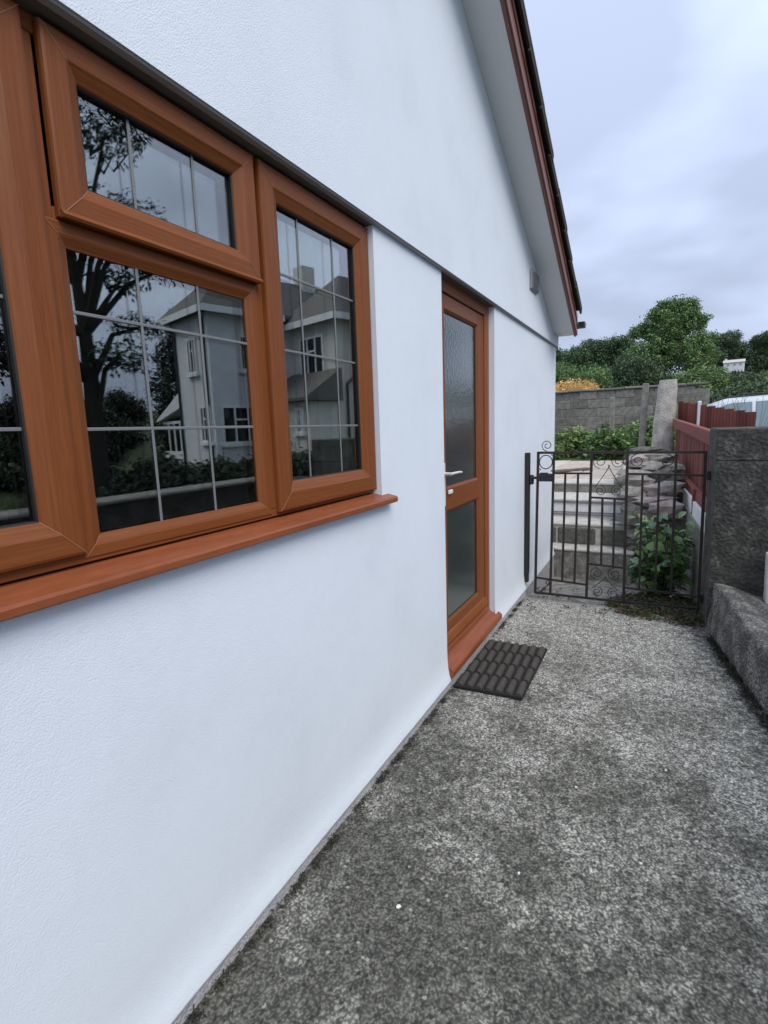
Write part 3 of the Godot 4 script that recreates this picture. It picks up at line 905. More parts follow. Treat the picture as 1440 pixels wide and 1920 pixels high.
func ledge_and_pier() -> void:
	var nz := FastNoiseLite.new()
	nz.seed = 12
	nz.frequency = 3.0
	# rough concrete ledge
	var b := MB.new()
	var pts := []
	for i in 121:
		var z := -3.83 + 5.6 * i / 120.0
		var bx := 1.901 + 0.169 * z
		var hh := lerpf(0.33, 0.255, sm(-3.8, -3.0, z))
		var row := []
		var prof := [[-0.004, -0.06], [0.0, 0.01], [0.012, 0.10], [0.022, 0.20], [0.028, hh - 0.022], [0.034, hh - 0.006], [0.048, hh], [0.12, hh - 0.014], [0.20, hh - 0.04], [0.30, hh - 0.075], [0.42, hh - 0.10], [0.9, hh - 0.13]]
		for k in prof.size():
			var q := Vector3(bx + prof[k][0], prof[k][1], z)
			var d := nz.get_noise_3dv(q * 2.2) * 0.010 + nz.get_noise_3dv(q * 7.0) * 0.008
			row.append(q + Vector3(-d, d * 0.9, 0) if k > 0 else q)
		pts.append(row)
	pts.reverse()
	b.grid(pts)
	b.quad(pts[120][0], pts[120][6], pts[120][11], Vector3(2.2, -0.06, -3.83))
	var o := obj("low_ledge", b, M.ledge)
	tag(o, "low rough concrete ledge with pale worn top along right of path", "ledge")
	# rendered pier carrying the gate hinges
	var p := MB.new()
	var lo := Vector3(1.253, -0.1, -4.42)
	var hi := Vector3(1.70, 1.118, -3.82)
	var rows := 26
	var face := func(o_: Vector3, ea: Vector3, eb: Vector3, nrm: Vector3) -> void:
		var g := []
		for i in rows + 1:
			var row := []
			for j in 15:
				var s := j / 14.0
				var t := float(i) / rows
				var q := o_ + ea * s + eb * t
				var ins := 0.0
				ins += 0.020 * pow(maxf(0.0, 1.0 - minf(s, 1.0 - s) * ea.length() / 0.03), 2.0)
				ins += 0.020 * pow(maxf(0.0, 1.0 - (1.0 - t) * eb.length() / 0.03), 2.0)
				var e := minf(minf(s, 1.0 - s), minf(t, 1.0 - t))
				var d := (nz.get_noise_3dv(q * 1.5) * 0.008 + nz.get_noise_3dv(q * 5.0) * 0.004) * minf(1.0, e * 12.0)
				row.append(q - nrm * (ins * 0.0) + nrm * d)
			g.append(row)
		p.grid(g)
	face.call(Vector3(lo.x, lo.y, hi.z), Vector3(hi.x - lo.x, 0, 0), Vector3(0, hi.y - lo.y - 0.012, 0), Vector3(0, 0, 1))
	face.call(Vector3(lo.x, lo.y, lo.z), Vector3(0, 0, hi.z - lo.z), Vector3(0, hi.y - lo.y - 0.012, 0), Vector3(-1, 0, 0))
	face.call(Vector3(hi.x, lo.y, lo.z), Vector3(lo.x - hi.x, 0, 0), Vector3(0, hi.y - lo.y - 0.012, 0), Vector3(0, 0, -1))
	face.call(Vector3(hi.x, lo.y, hi.z), Vector3(0, 0, lo.z - hi.z), Vector3(0, hi.y - lo.y - 0.012, 0), Vector3(1, 0, 0))
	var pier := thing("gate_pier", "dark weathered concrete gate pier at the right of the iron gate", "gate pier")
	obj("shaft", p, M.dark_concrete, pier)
	var cp := MB.new()
	cp.box(Vector3(lo.x - 0.005, 1.1065, lo.z - 0.005), Vector3(hi.x + 0.005, 1.302, hi.z + 0.004), 0.006)
	obj("pier_top", cp, M.dark_concrete, pier)
	# boundary wall at the side of the path, seen mirrored in the window
	var w := MB.new()
	w.box(Vector3(2.03, -0.2, -3.815), Vector3(2.20, 0.960, 6.0), 0.01)
	w.box(Vector3(1.701, -0.2, -4.05), Vector3(2.0295, 0.955, -3.90), 0.01)
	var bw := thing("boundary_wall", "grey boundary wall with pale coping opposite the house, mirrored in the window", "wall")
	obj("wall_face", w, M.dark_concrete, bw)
	var cpn := MB.new()
	cpn.box(Vector3(1.99, 0.961, -3.813), Vector3(2.24, 0.985, 6.0), 0.008)
	obj("coping", cpn, M.block, bw)
	# white post at the edge of view
	var wp := MB.new()
	wp.box(Vector3(1.535, 0.17, -3.79), Vector3(1.60, 0.53, -3.70), 0.006, 1, Transform3D(Basis(Vector3.FORWARD, -0.02), Vector3(0.008, 0.0, 0)))
	var post := obj("white_post", wp, M.white_paint)
	tag(post, "short white painted post standing on ledge before the dark pier", "post")

# ------------------------------------------------------------------ mat
func doormat() -> void:
	var t := thing("door_mat", "black ribbed rubber door mat lying before the glazed door", "door mat")
	var A := Vector3(0.030, 0.006, -2.437)
	var Bv := Vector3(0.388, 0.006, -2.452)
	var D := Vector3(0.030, 0.006, -3.085)
	var ex := Bv - A
	var ez := D - A
	var b := MB.new()
	var hgt := Vector3(0, 0.012, 0)
	var q := [A, Bv, Bv + ez, D]
	b.quad(q[3] + hgt, q[0] + hgt, q[1] + hgt, q[2] + hgt)
	for k in 4:
		var k2 := (k + 1) % 4
		b.quad(q[k], q[k2], q[k2] + hgt, q[k] + hgt)
	obj("mat_base", b, M.rubber_base, t)
	var nx := 7
	var nzr := 4
	var seg := MB.new()
	var L := ez.length() / nzr * 0.44
	var W := ex.length() / nx * 0.36
	var rows := []
	for i in 9:
		var s := -1.0 + 2.0 * i / 8.0
		var zz := s * L
		var cap := 1.0 if absf(s) < 0.9 else 0.82
		var row := []
		for j in 9:
			var an := PI * j / 8.0
			row.append(Vector3(cos(an) * W * cap, sin(an) * 0.020 * cap, -zz))
		rows.append(row)
	seg.grid(rows)
	for e in [0, 8]:
		for j in range(1, 8):
			if e == 0:
				seg.tri(rows[e][0], rows[e][j + 1], rows[e][j])
			else:
				seg.tri(rows[e][0], rows[e][j], rows[e][j + 1])
	var sm_ := seg.mesh(M.rubber)
	for i in nx:
		for j in nzr:
			var c := A + ex * ((i + 0.5) / nx) + ez * ((j + 0.5) / nzr) + Vector3(0, 0.011, 0)
			inst("rubber_rib", sm_, null, Transform3D(Basis(Vector3.UP, atan2(-ex.z, ex.x)), c), t)

# ------------------------------------------------------------------ gate
func spiral(b: MB, cx: float, cy: float, r0: float, r1: float, a0: float, turns: float, z: float, th := 0.0045) -> void:
	var p := []
	var nseg := int(absf(turns) * 22.0) + 4
	for i in nseg + 1:
		var s := float(i) / nseg
		var an := a0 + turns * TAU * s
		var r := lerpf(r0, r1, s)
		p.append(Vector3(cx + cos(an) * r, cy + sin(an) * r, z))
	b.tube(p, th, 6)

func gate() -> void:
	var Z := -4.15
	var g := thing("iron_gate", "rusty black wrought iron garden gate with scrollwork, standing shut", "gate", Vector3(0, 0, 0))
	var X0 := 0.104
	var X1 := 1.214
	var sag := func(x: float, y: float) -> Vector3:
		# the gate has dropped a little towards the latch side's foot
		return Vector3(x + (1.15 - y) * (-0.010 if x < 0.5 else 0.010), y, Z)
	var bar := func(called: String, xa: float, ya: float, xb: float, yb: float, r: float, dz := 0.0) -> void:
		var b := MB.new()
		var off := Vector3(0, 0, dz)
		b.tube([sag.call(xa, ya) + off, sag.call(xb, yb) + off], r * 1.414, 4)
		obj(called, b, M.iron, g)
	bar.call("stile", X0, 0.018, X0, 1.157, 0.009)
	bar.call("stile", X1, 0.022, X1, 1.150, 0.0095)
	bar.call("top_rail", X0, 1.150, X1, 1.143, 0.009)
	bar.call("bottom_rail", X0, 0.025, 0.74, 0.028, 0.008)
	bar.call("bottom_rail", 0.74, 0.030, X1, 0.040, 0.006)
	bar.call("upright", 0.222, 0.022, 0.222, 1.146, 0.0085, 0.001)
	bar.call("upright", 0.493, 0.022, 0.493, 1.145, 0.009, 0.001)
	bar.call("upright", 0.733, 0.022, 0.733, 1.144, 0.0095, 0.001)
	bar.call("upright", 1.040, 0.13, 1.040, 1.144, 0.0085, 0.001)
	bar.call("cross_rail", 0.228, 0.992, 0.487, 0.992, 0.007)
	bar.call("cross_rail", 0.739, 0.992, X1 + 0.01, 0.985, 0.007)
	bar.call("cross_rail", X0 + 0.005, 0.150, 0.487, 0.132, 0.007)
	bar.call("cross_rail", 0.739, 0.140, X1 - 0.005, 0.128, 0.006)
	bar.call("cross_rail", 0.499, 0.812, 0.727, 0.806, 0.007)
	bar.call("cross_rail", 0.499, 0.300, 0.727, 0.290, 0.007)
	for x in [0.310, 0.402]:
		bar.call("bar", x, 0.138, x, 0.986, 0.0075, 0.002)
	for x in [0.572, 0.655]:
		bar.call("bar", x, 0.298, x, 0.803, 0.0075, 0.002)
	for x in [0.835, 0.940]:
		bar.call("bar", x, 0.136, x, 0.984, 0.0075, 0.002)
	# ring in the latch-side top panel
	var ring := MB.new()
	var p := []
	for i in 28:
		var an := TAU * i / 28.0
		p.append(Vector3(0.162 + cos(an) * 0.048, 1.078 + sin(an) * 0.052, Z))
	ring.tube(p, 0.0038, 6, -1.0, true)
	for s in [[0.112, 1.138, 0.0], [0.214, 1.138, PI], [0.112, 1.016, 0.0], [0.214, 1.016, PI]]:
		spiral(ring, s[0], s[1], 0.012, 0.004, s[2], 0.8, Z, 0.0035)
	obj("ring", ring, M.iron, g)
	# loose scroll standing on the top rail
	var sc := MB.new()
	spiral(sc, 0.170, 1.205, 0.043, 0.010, -PI * 0.5, -1.55, Z, 0.003)
	obj("scroll", sc, M.iron, g)
	var fin := MB.new()
	fin.tube([Vector3(0.590, 1.150, Z), Vector3(0.592, 1.172, Z)], 0.006, 6)
	fin.stone(Vector3(0.592, 1.184, Z), Vector3(0.03, 0.026, 0.03), rng, 0.0, 0.0, 0.0)
	obj("finial", fin, M.iron, g)
	# scroll panels in the middle: pairs of volutes joined by crossing legs
	for pn in [[1.132, 0.82, 1.0], [0.285, 0.04, 1.0]]:
		for side in [-1.0, 1.0]:
			var s := MB.new()
			var cx: float = 0.613 + side * 0.062
			var ty: float = pn[0]
			var by: float = pn[1]
			spiral(s, cx, ty - 0.052, 0.050, 0.014, PI * 0.5 + (0.0 if side > 0 else PI), -1.55 * side * -1.0, Z, 0.0028)
			var legs := []
			for i in 15:
				var q := i / 14.0
				var xx: float = lerpf(0.613 - side * 0.006, 0.613 + side * 0.092, pow(q, 1.15))
				legs.append(Vector3(xx, lerpf(ty - 0.075, by + 0.070, q), Z + 0.003 * side))
			s.tube(legs, 0.0028, 6)
			spiral(s, 0.613 + side * 0.055, by + 0.045, 0.040, 0.010, PI * 0.5, 1.5 * side, Z, 0.0028)
			obj("scroll", s, M.iron, g)
	# scroll in the hinge-side panels
	var sr := MB.new()
	spiral(sr, 0.800, 1.085, 0.050, 0.012, PI * 0.5, 1.5, Z, 0.0028)
	spiral(sr, 0.985, 1.085, 0.045, 0.012, PI * 0.5, -1.5, Z, 0.0028)
	var lg := []
	for i in 12:
		var q := i / 11.0
		lg.append(Vector3(lerpf(0.80, 0.90, q), 1.135 - 0.14 * q * q, Z + 0.004))
	obj("scroll", sr, M.iron, g)
	var dg := MB.new()
	var c1 := []
	for i in 12:
		var q := i / 11.0
		c1.append(Vector3(X0 + 0.01 + 0.10 * q, 0.030 + 0.105 * pow(q, 1.7), Z))
	dg.tube(c1, 0.004, 6)
	spiral(dg, 0.190, 0.115, 0.02, 0.006, 0.0, 1.1, Z, 0.0035)
	obj("scroll", dg, M.iron, g)
	# latch box
	var lb := MB.new()
	lb.box(Vector3(X0 - 0.004, 0.928, Z - 0.018), Vector3(0.214, 0.988, Z + 0.018), 0.004)
	lb.tube([Vector3(X0 - 0.05, 0.955, Z), Vector3(X0, 0.955, Z)], 0.011, 8)
	lb.box(Vector3(0.12, 0.988, Z - 0.006), Vector3(0.18, 0.996, Z + 0.006), 0.002)
	obj("latch", lb, M.iron_black, g)
	# hinges let into the pier
	for y in [0.985, 0.115]:
		var hb := MB.new()
		hb.tube([Vector3(X1 + 0.004, y, Z), Vector3(1.258, y, Z)], 0.011, 8)
		hb.box(Vector3(X1 + 0.014, y - 0.032, Z - 0.014), Vector3(X1 + 0.036, y + 0.032, Z + 0.014), 0.003)
		obj("hinge", hb, M.iron_black, g)
	# black strike post screwed to the wall
	var sp := thing("gate_stop", "flat black iron gate stop fixed upright to the white wall", "gate post")
	var b := MB.new()
	b.box(Vector3(0.001, 0.17, -4.195), Vector3(0.036, 1.150, -4.145), 0.003)
	obj("bar", b, M.iron_black, sp)
	var k := MB.new()
	k.box(Vector3(0.0365, 0.90, -4.190), Vector3(0.066, 0.975, -4.150), 0.006)
	obj("latch_keep", k, M.iron_black, sp)
	var ft := MB.new()
	ft.box(Vector3(0.004, 0.10, -4.190), Vector3(0.034, 0.1695, -4.150), 0.004)
	obj("foot", ft, M.iron, sp)

# ------------------------------------------------------------------ steps, terrace, stones
func terrace() -> void:
	var st := thing("garden_steps", "stepped concrete and stone retaining wall behind the iron gate", "steps")
	# [front z, back z, bottom y, top y, right x]
	var lv := [[-5.5, -5.72, -0.35, 0.10, 0.74, M.yard], [-5.72, -6.14, 0.02, 0.325, 0.72, M.step_concrete], [-6.14, -6.76, 0.2, 0.525, 0.66, M.white_paint], [-6.76, -7.2, 0.3, 0.650, 0.62, M.block]]
	var k := 0
	for s in lv:
		var b := MB.new()
		b.box(Vector3(-3.2, s[2], s[1] - 0.05), Vector3(s[4], s[3] - 0.032, s[0]), 0.006)
		obj("riser", b, s[5], st)
		var c := MB.new()
		c.box(Vector3(-3.2, s[3] - 0.0315, s[1] - 0.02), Vector3(s[4] + 0.015, s[3], s[0] + 0.012), 0.010)
		obj("tread", c, M.step_concrete, st)
		k += 1
	# dark stone blocks set in the second riser
	for q in [[-0.78, -0.40], [-0.38, -0.02], [0.0, 0.375], [0.43, 0.70]]:
		var b := MB.new()
		b.box(Vector3(q[0], 0.108, -5.75), Vector3(q[1], 0.275, -5.705), 0.012)
		obj("stone_block", b, M.stone_dark, st)
	# painted band with two thin dark rails on the third riser
	for yy in [0.345, 0.372, 0.478]:
		var b := MB.new()
		b.box(Vector3(-3.0, yy, -6.14), Vector3(0.60, yy + 0.009, -6.128), 0.0)
		obj("trim_rail", b, M.lead, st)
	# paving slabs of the terrace
	var tr := MB.new()
	tr.box(Vector3(-5.0, -0.3, -15.0), Vector3(1.15, 0.60, -7.0))
	var o := obj("terrace", tr, M.earth)
	tag(o, "raised terrace at the top of the garden steps", "", "", "structure")
	var sl := []
	for v in 3:
		var m: StandardMaterial3D = M.step_concrete.duplicate()
		m.albedo_color = [Color(1.0, 0.99, 0.97), Color(0.93, 0.90, 0.87), Color(0.97, 0.91, 0.88)][v]
		sl.append(m)
	var i := 0
	for a in 7:
		for c in 7:
			var x0 := -2.6 + a * 0.5
			var z0 := -7.22 - c * 0.5
			if x0 > 0.55:
				continue
			var b := MB.new()
			b.box(Vector3(x0 + 0.006, 0.601, z0 - 0.494), Vector3(x0 + 0.494, 0.648 + 0.004 * ((a * 7 + c * 3) % 5 - 2) * 0.5, z0 - 0.006), 0.006)
			obj("paving_slab", b, sl[(a * 5 + c * 3) % 3], o)
			i += 1
	# dark plank lying on the paving
	var pk := MB.new()
	pk.box(Vector3(-0.5, 0.0, -0.06), Vector3(0.5, 0.03, 0.06), 0.004, 0, Transform3D(Basis(Vector3.UP, 0.9), Vector3(-0.35, 0.655, -8.2)))
	o = obj("plank", pk, M.stone_dark)
	tag(o, "dark weathered plank lying across the terrace paving", "plank")
	# heap of rubble stones at the right of the steps
	var hp := thing("rubble_heap", "heap of rough grey and pinkish rubble stones beside the steps", "stone heap")
	var ms := [M.stone, M.stone_dark, M.stone_pink, M.stone]
	var spec := [
		[0.80, 0.44, -5.75, 0.46, 0.20, 0.34, 1, 0.2], [0.76, 0.26, -5.72, 0.18, 0.13, 0.2, 0, 0.5], [0.74, 0.14, -5.7, 0.16, 0.12, 0.2, 1, 0.1], [0.86, 0.57, -5.85, 0.34, 0.10, 0.3, 2, 0.4],
		[0.70, 0.62, -5.95, 0.24, 0.14, 0.26, 0, 0.9], [0.92, 0.66, -6.0, 0.30, 0.13, 0.28, 2, 0.1], [0.78, 0.72, -6.1, 0.26, 0.13, 0.26, 0, 1.2], [0.98, 0.76, -6.2, 0.26, 0.17, 0.26, 1, 0.6],
		[0.68, 0.76, -6.3, 0.34, 0.16, 0.3, 0, 0.3], [0.88, 0.85, -6.4, 0.24, 0.14, 0.24, 0, 0.7], [1.04, 0.84, -6.5, 0.22, 0.12, 0.22, 0, 0.2], [0.70, 0.90, -6.8, 0.30, 0.14, 0.26, 2, 0.5],
		[0.92, 0.94, -6.9, 0.36, 0.12, 0.3, 0, 0.2], [0.80, 0.99, -7.2, 0.40, 0.12, 0.3, 1, 0.1], [1.02, 0.70, -5.9, 0.24, 0.12, 0.22, 0, 0.8], [1.0, 0.5, -5.7, 0.26, 0.18, 0.24, 2, 0.3],
		[0.90, 0.30, -5.75, 0.34, 0.2, 0.3, 1, 0.6], [0.92, 0.1, -5.75, 0.4, 0.26, 0.3, 0, 0.4], [1.1, 0.3, -5.8, 0.3, 0.24, 0.3, 1, 0.9], [0.62, 0.70, -6.9, 0.28, 0.16, 0.28, 2, 0.4],
		[0.86, 0.70, -6.6, 0.5, 0.3, 0.4, 1, 0.4], [0.85, 0.75, -7.0, 0.5, 0.34, 0.5, 1, 0.2], [1.0, 0.6, -6.4, 0.4, 0.4, 0.4, 1, 0.2]]
	for s in spec:
		var b := MB.new()
		b.stone(Vector3(s[0], s[1], s[2]), Vector3(s[3], s[4], s[5]), rng, 0.62, s[7], 0.8)
		obj("stone", b, ms[s[6]], hp)

# ------------------------------------------------------------------ posts, fences, far wall
func fences() -> void:
	# leaning stone gatepost
	var b := MB.new()
	var pts := []
	var nz := FastNoiseLite.new()
	nz.seed = 77
	nz.frequency = 2.5
	for i in 17:
		var t := i / 16.0
		var y := 0.45 + 1.47 * t
		var c := Vector3(lerpf(0.925, 0.985, t), y, -8.5)
		var hw := lerpf(0.155, 0.118, t)
		if t > 0.97: hw *= 0.86
		var row := []
		for j in 17:
			var an := TAU * (j % 16) / 16.0
			var d := Vector3(cos(an), 0, -sin(an))
			var m := maxf(absf(d.x), absf(d.z))
			d = d.lerp(d / m, 0.75)
			row.append(c + d * hw * (1.0 + 0.14 * nz.get_noise_3dv(c + d)))
		pts.append(row)
	b.grid(pts)
	for j in 16:
		b.tri(Vector3(0.985, 1.925, -8.5), pts[16][j], pts[16][j + 1])
	var o := obj("stone_gatepost", b, M.pillar_stone)
	tag(o, "tall pale leaning stone gatepost at the head of the red fence", "gatepost")
	# slim concrete posts before the block wall
	for s in [[0.645, -8.6, 0.5, 1.90, 0.042, "slim grey concrete post left of the stone gatepost", 0.03], [-0.01, -12.0, 0.6, 1.87, 0.05, "thin weathered post standing before the middle of block wall", 0.0]]:
		var q := MB.new()
		q.box(Vector3(-s[4], s[2], -s[4]), Vector3(s[4], s[3], s[4]), 0.008, 1, Transform3D(Basis(Vector3.FORWARD, s[6]), Vector3(s[0], 0, s[1])))
		o = obj("concrete_post", q, M.block)
		tag(o, s[5], "post", "")
	# concrete block wall across the garden's end
	var wl := thing("block_wall", "grey concrete block wall across the far end of the garden", "wall")
	var core := MB.new()
	core.box(Vector3(-5.5, 0.2, -15.19), Vector3(1.9, 2.10, -15.008))
	obj("mortar", core, M.block, wl)
	var variants := []
	for v in 4:
		var m: StandardMaterial3D = M.block.duplicate()
		var k: float = [1.0, 0.92, 0.96, 0.86][v]
		m.albedo_color = Color(k, k, k * 0.98)
		variants.append(m)
	var bm := MB.new()
	bm.box(Vector3(-0.217, -0.105, -0.1), Vector3(0.217, 0.105, 0.1), 0.008)
	var bmesh := bm.mesh(null)
	for r in 9:
		for c in 18:
			var x := -5.3 + c * 0.445 + (0.22 if r % 2 else 0.0)
			if x > 1.75: continue
			inst("concrete_block", bmesh, variants[rng.randi() % 4], Transform3D(Basis(Vector3.UP, rng.randf_range(-0.01, 0.01)), Vector3(x, 0.30 + r * 0.222, -15.1 + rng.randf_range(-0.006, 0.006))), wl)
	for c in 16:
		var cb := MB.new()
		var x := -5.5 + c * 0.46
		cb.box(Vector3(x + 0.004, 2.19 - 0.004 * (c % 3), -15.24), Vector3(x + 0.456, 2.245 - 0.004 * (c % 3), -14.96), 0.012)
		obj("coping", cb, variants[c % 4], wl)
	# red fence A on a low wall, from the pier back to the stone gatepost
	var P0 := Vector3(1.345, 0, -4.44)
	var P1 := Vector3(1.115, 0, -8.35)
	var dirv := (P1 - P0).normalized()
	var side := Vector3(-dirv.z, 0, dirv.x)
	var lw := MB.new()
	var top_at := func(s: float) -> float: return lerpf(0.50, 0.56, s)
	for i in 8:
		var s0 := i / 8.0
		var s1 := (i + 1) / 8.0
		var a := P0.lerp(P1, s0)
		var c := P0.lerp(P1, s1)
		var fr := -side * 0.09
		if fr.x > 0: fr = -fr
		var bk := -fr
		var y0: float = top_at.call(s0)
		var y1: float = top_at.call(s1)
		lw.quad(a + fr + Vector3(0, -0.5, 0), a + fr + Vector3(0, y0, 0), c + fr + Vector3(0, y1, 0), c + fr + Vector3(0, -0.5, 0))
		lw.quad(a + fr + Vector3(0, y0, 0), a + bk + Vector3(0, y0, 0), c + bk + Vector3(0, y1, 0), c + fr + Vector3(0, y1, 0))
		lw.quad(a + bk + Vector3(0, y0, 0), a + bk + Vector3(0, -0.5, 0), c + bk + Vector3(0, -0.5, 0), c + bk + Vector3(0, y1, 0))
	o = obj("garden_wall", lw, M.block)
	tag(o, "low grey concrete wall carrying the red fence behind the gate", "wall")
	var fa := thing("board_fence", "red-brown board fence with capping rail between pier and stone gatepost", "fence")
	var reds := [M.red_board, M.red_board2, M.red_board3]
	var nsl := 36
	for i in nsl:
		var s := (i + 0.5) / nsl
		var p := P0.lerp(P1, s)
		var y0: float = top_at.call(s) + 0.125
		var y1 := lerpf(1.24, 1.36, s)
		var sb := MB.new()
		sb.box(Vector3(-0.045, y0, -0.009), Vector3(0.045, y1, 0.009), 0.002, 1, Transform3D(Basis(Vector3.UP, atan2(-dirv.z, dirv.x)), p + Vector3(0.012 + rng.randf_range(-0.007, 0.007), 0, 0)), Vector2(rng.randf(), rng.randf()))
		obj("slat", sb, reds[i % 3], fa)
	for rr in [[1.205, 1.325, 0.055, 0.0], [0.66, 0.725, 0.045, 0.0]]:
		var rb := MB.new()
		var a := P0 + Vector3(-0.028, rr[0], 0)
		var c := P1 + Vector3(-0.028, rr[1], 0)
		var q := (c - a)
		var bas := Basis.looking_at(q.normalized(), Vector3.UP)
		rb.box(Vector3(-0.026, -rr[2], 0), Vector3(0.026, rr[2], q.length()), 0.004, 2, Transform3D(bas * Basis(Vector3.UP, PI), a))
		obj("rail", rb, M.red_board3, fa)
	# white boards under the fence
	for i in 4:
		var s0 := 0.03 + i * 0.245
		var a := P0.lerp(P1, s0)
		var c := P0.lerp(P1, s0 + 0.215)
		var wb := MB.new()
		var q := c - a
		var y: float = top_at.call(s0 + 0.1)
		wb.box(Vector3(-0.012, 0.002, 0), Vector3(0.012, 0.135, q.length()), 0.003, 2, Transform3D(Basis.looking_at(q.normalized(), Vector3.UP) * Basis(Vector3.UP, PI), a + Vector3(-0.062, y - 0.006, 0)))
		obj("gravel_board", wb, M.white_paint, fa)
		var pb := MB.new()
		var pp := P0.lerp(P1, s0 + 0.228)
		pb.box(pp + Vector3(-0.075, y - 0.02, -0.03), pp + Vector3(-0.048, y + 0.24, 0.03), 0.003)
		obj("post", pb, M.red_board, fa)
	# red fence B behind, running off to the right
	var Q0 := Vector3(1.13, 0, -8.62)
	var Q1 := Vector3(1.80, 0, -7.0)
	var fb := thing("board_fence", "upper red picket fence running right behind the gate pier before the car", "fence")
	var d2 := Q1 - Q0
	var n2 := 25
	for i in n2:
		if i == 8: continue
		var s := (i + 0.5) / n2
		var p := Q0.lerp(Q1, s)
		var y1 := lerpf(1.625, 1.42, s) + 0.01 * sin(i * 2.1)
		var sb := MB.new()
		sb.box(Vector3(-0.031, 0.5, -0.009), Vector3(0.031, y1, 0.009), 0.003, 1, Transform3D(Basis(Vector3.UP, atan2(-d2.z, d2.x)), p), Vector2(rng.randf(), rng.randf()))
		obj("slat", sb, reds[rng.randi() % 3], fb)
	for rr in [0.62, 1.2]:
		var rb := MB.new()
		rb.box(Vector3(-0.02, -0.035, 0), Vector3(0.02, 0.035, d2.length()), 0.003, 2, Transform3D(Basis.looking_at(d2.normalized(), Vector3.UP) * Basis(Vector3.UP, PI), Q0 + Vector3(0.035, rr, 0.02)))
		obj("rail", rb, M.red_board, fb)
	var wpost := MB.new()
	var pw := Q0.lerp(Q1, 8.5 / n2)
	wpost.box(pw + Vector3(-0.022, 0.3, -0.06), pw + Vector3(0.022, 1.60, -0.02), 0.01)
	obj("post", wpost, M.white_paint, fb)
	var ep := MB.new()
	ep.box(Q1 + Vector3(-0.02, 0.3, -0.03), Q1 + Vector3(0.035, 1.425, 0.03), 0.004)
	obj("post", ep, M.red_board2, fb)

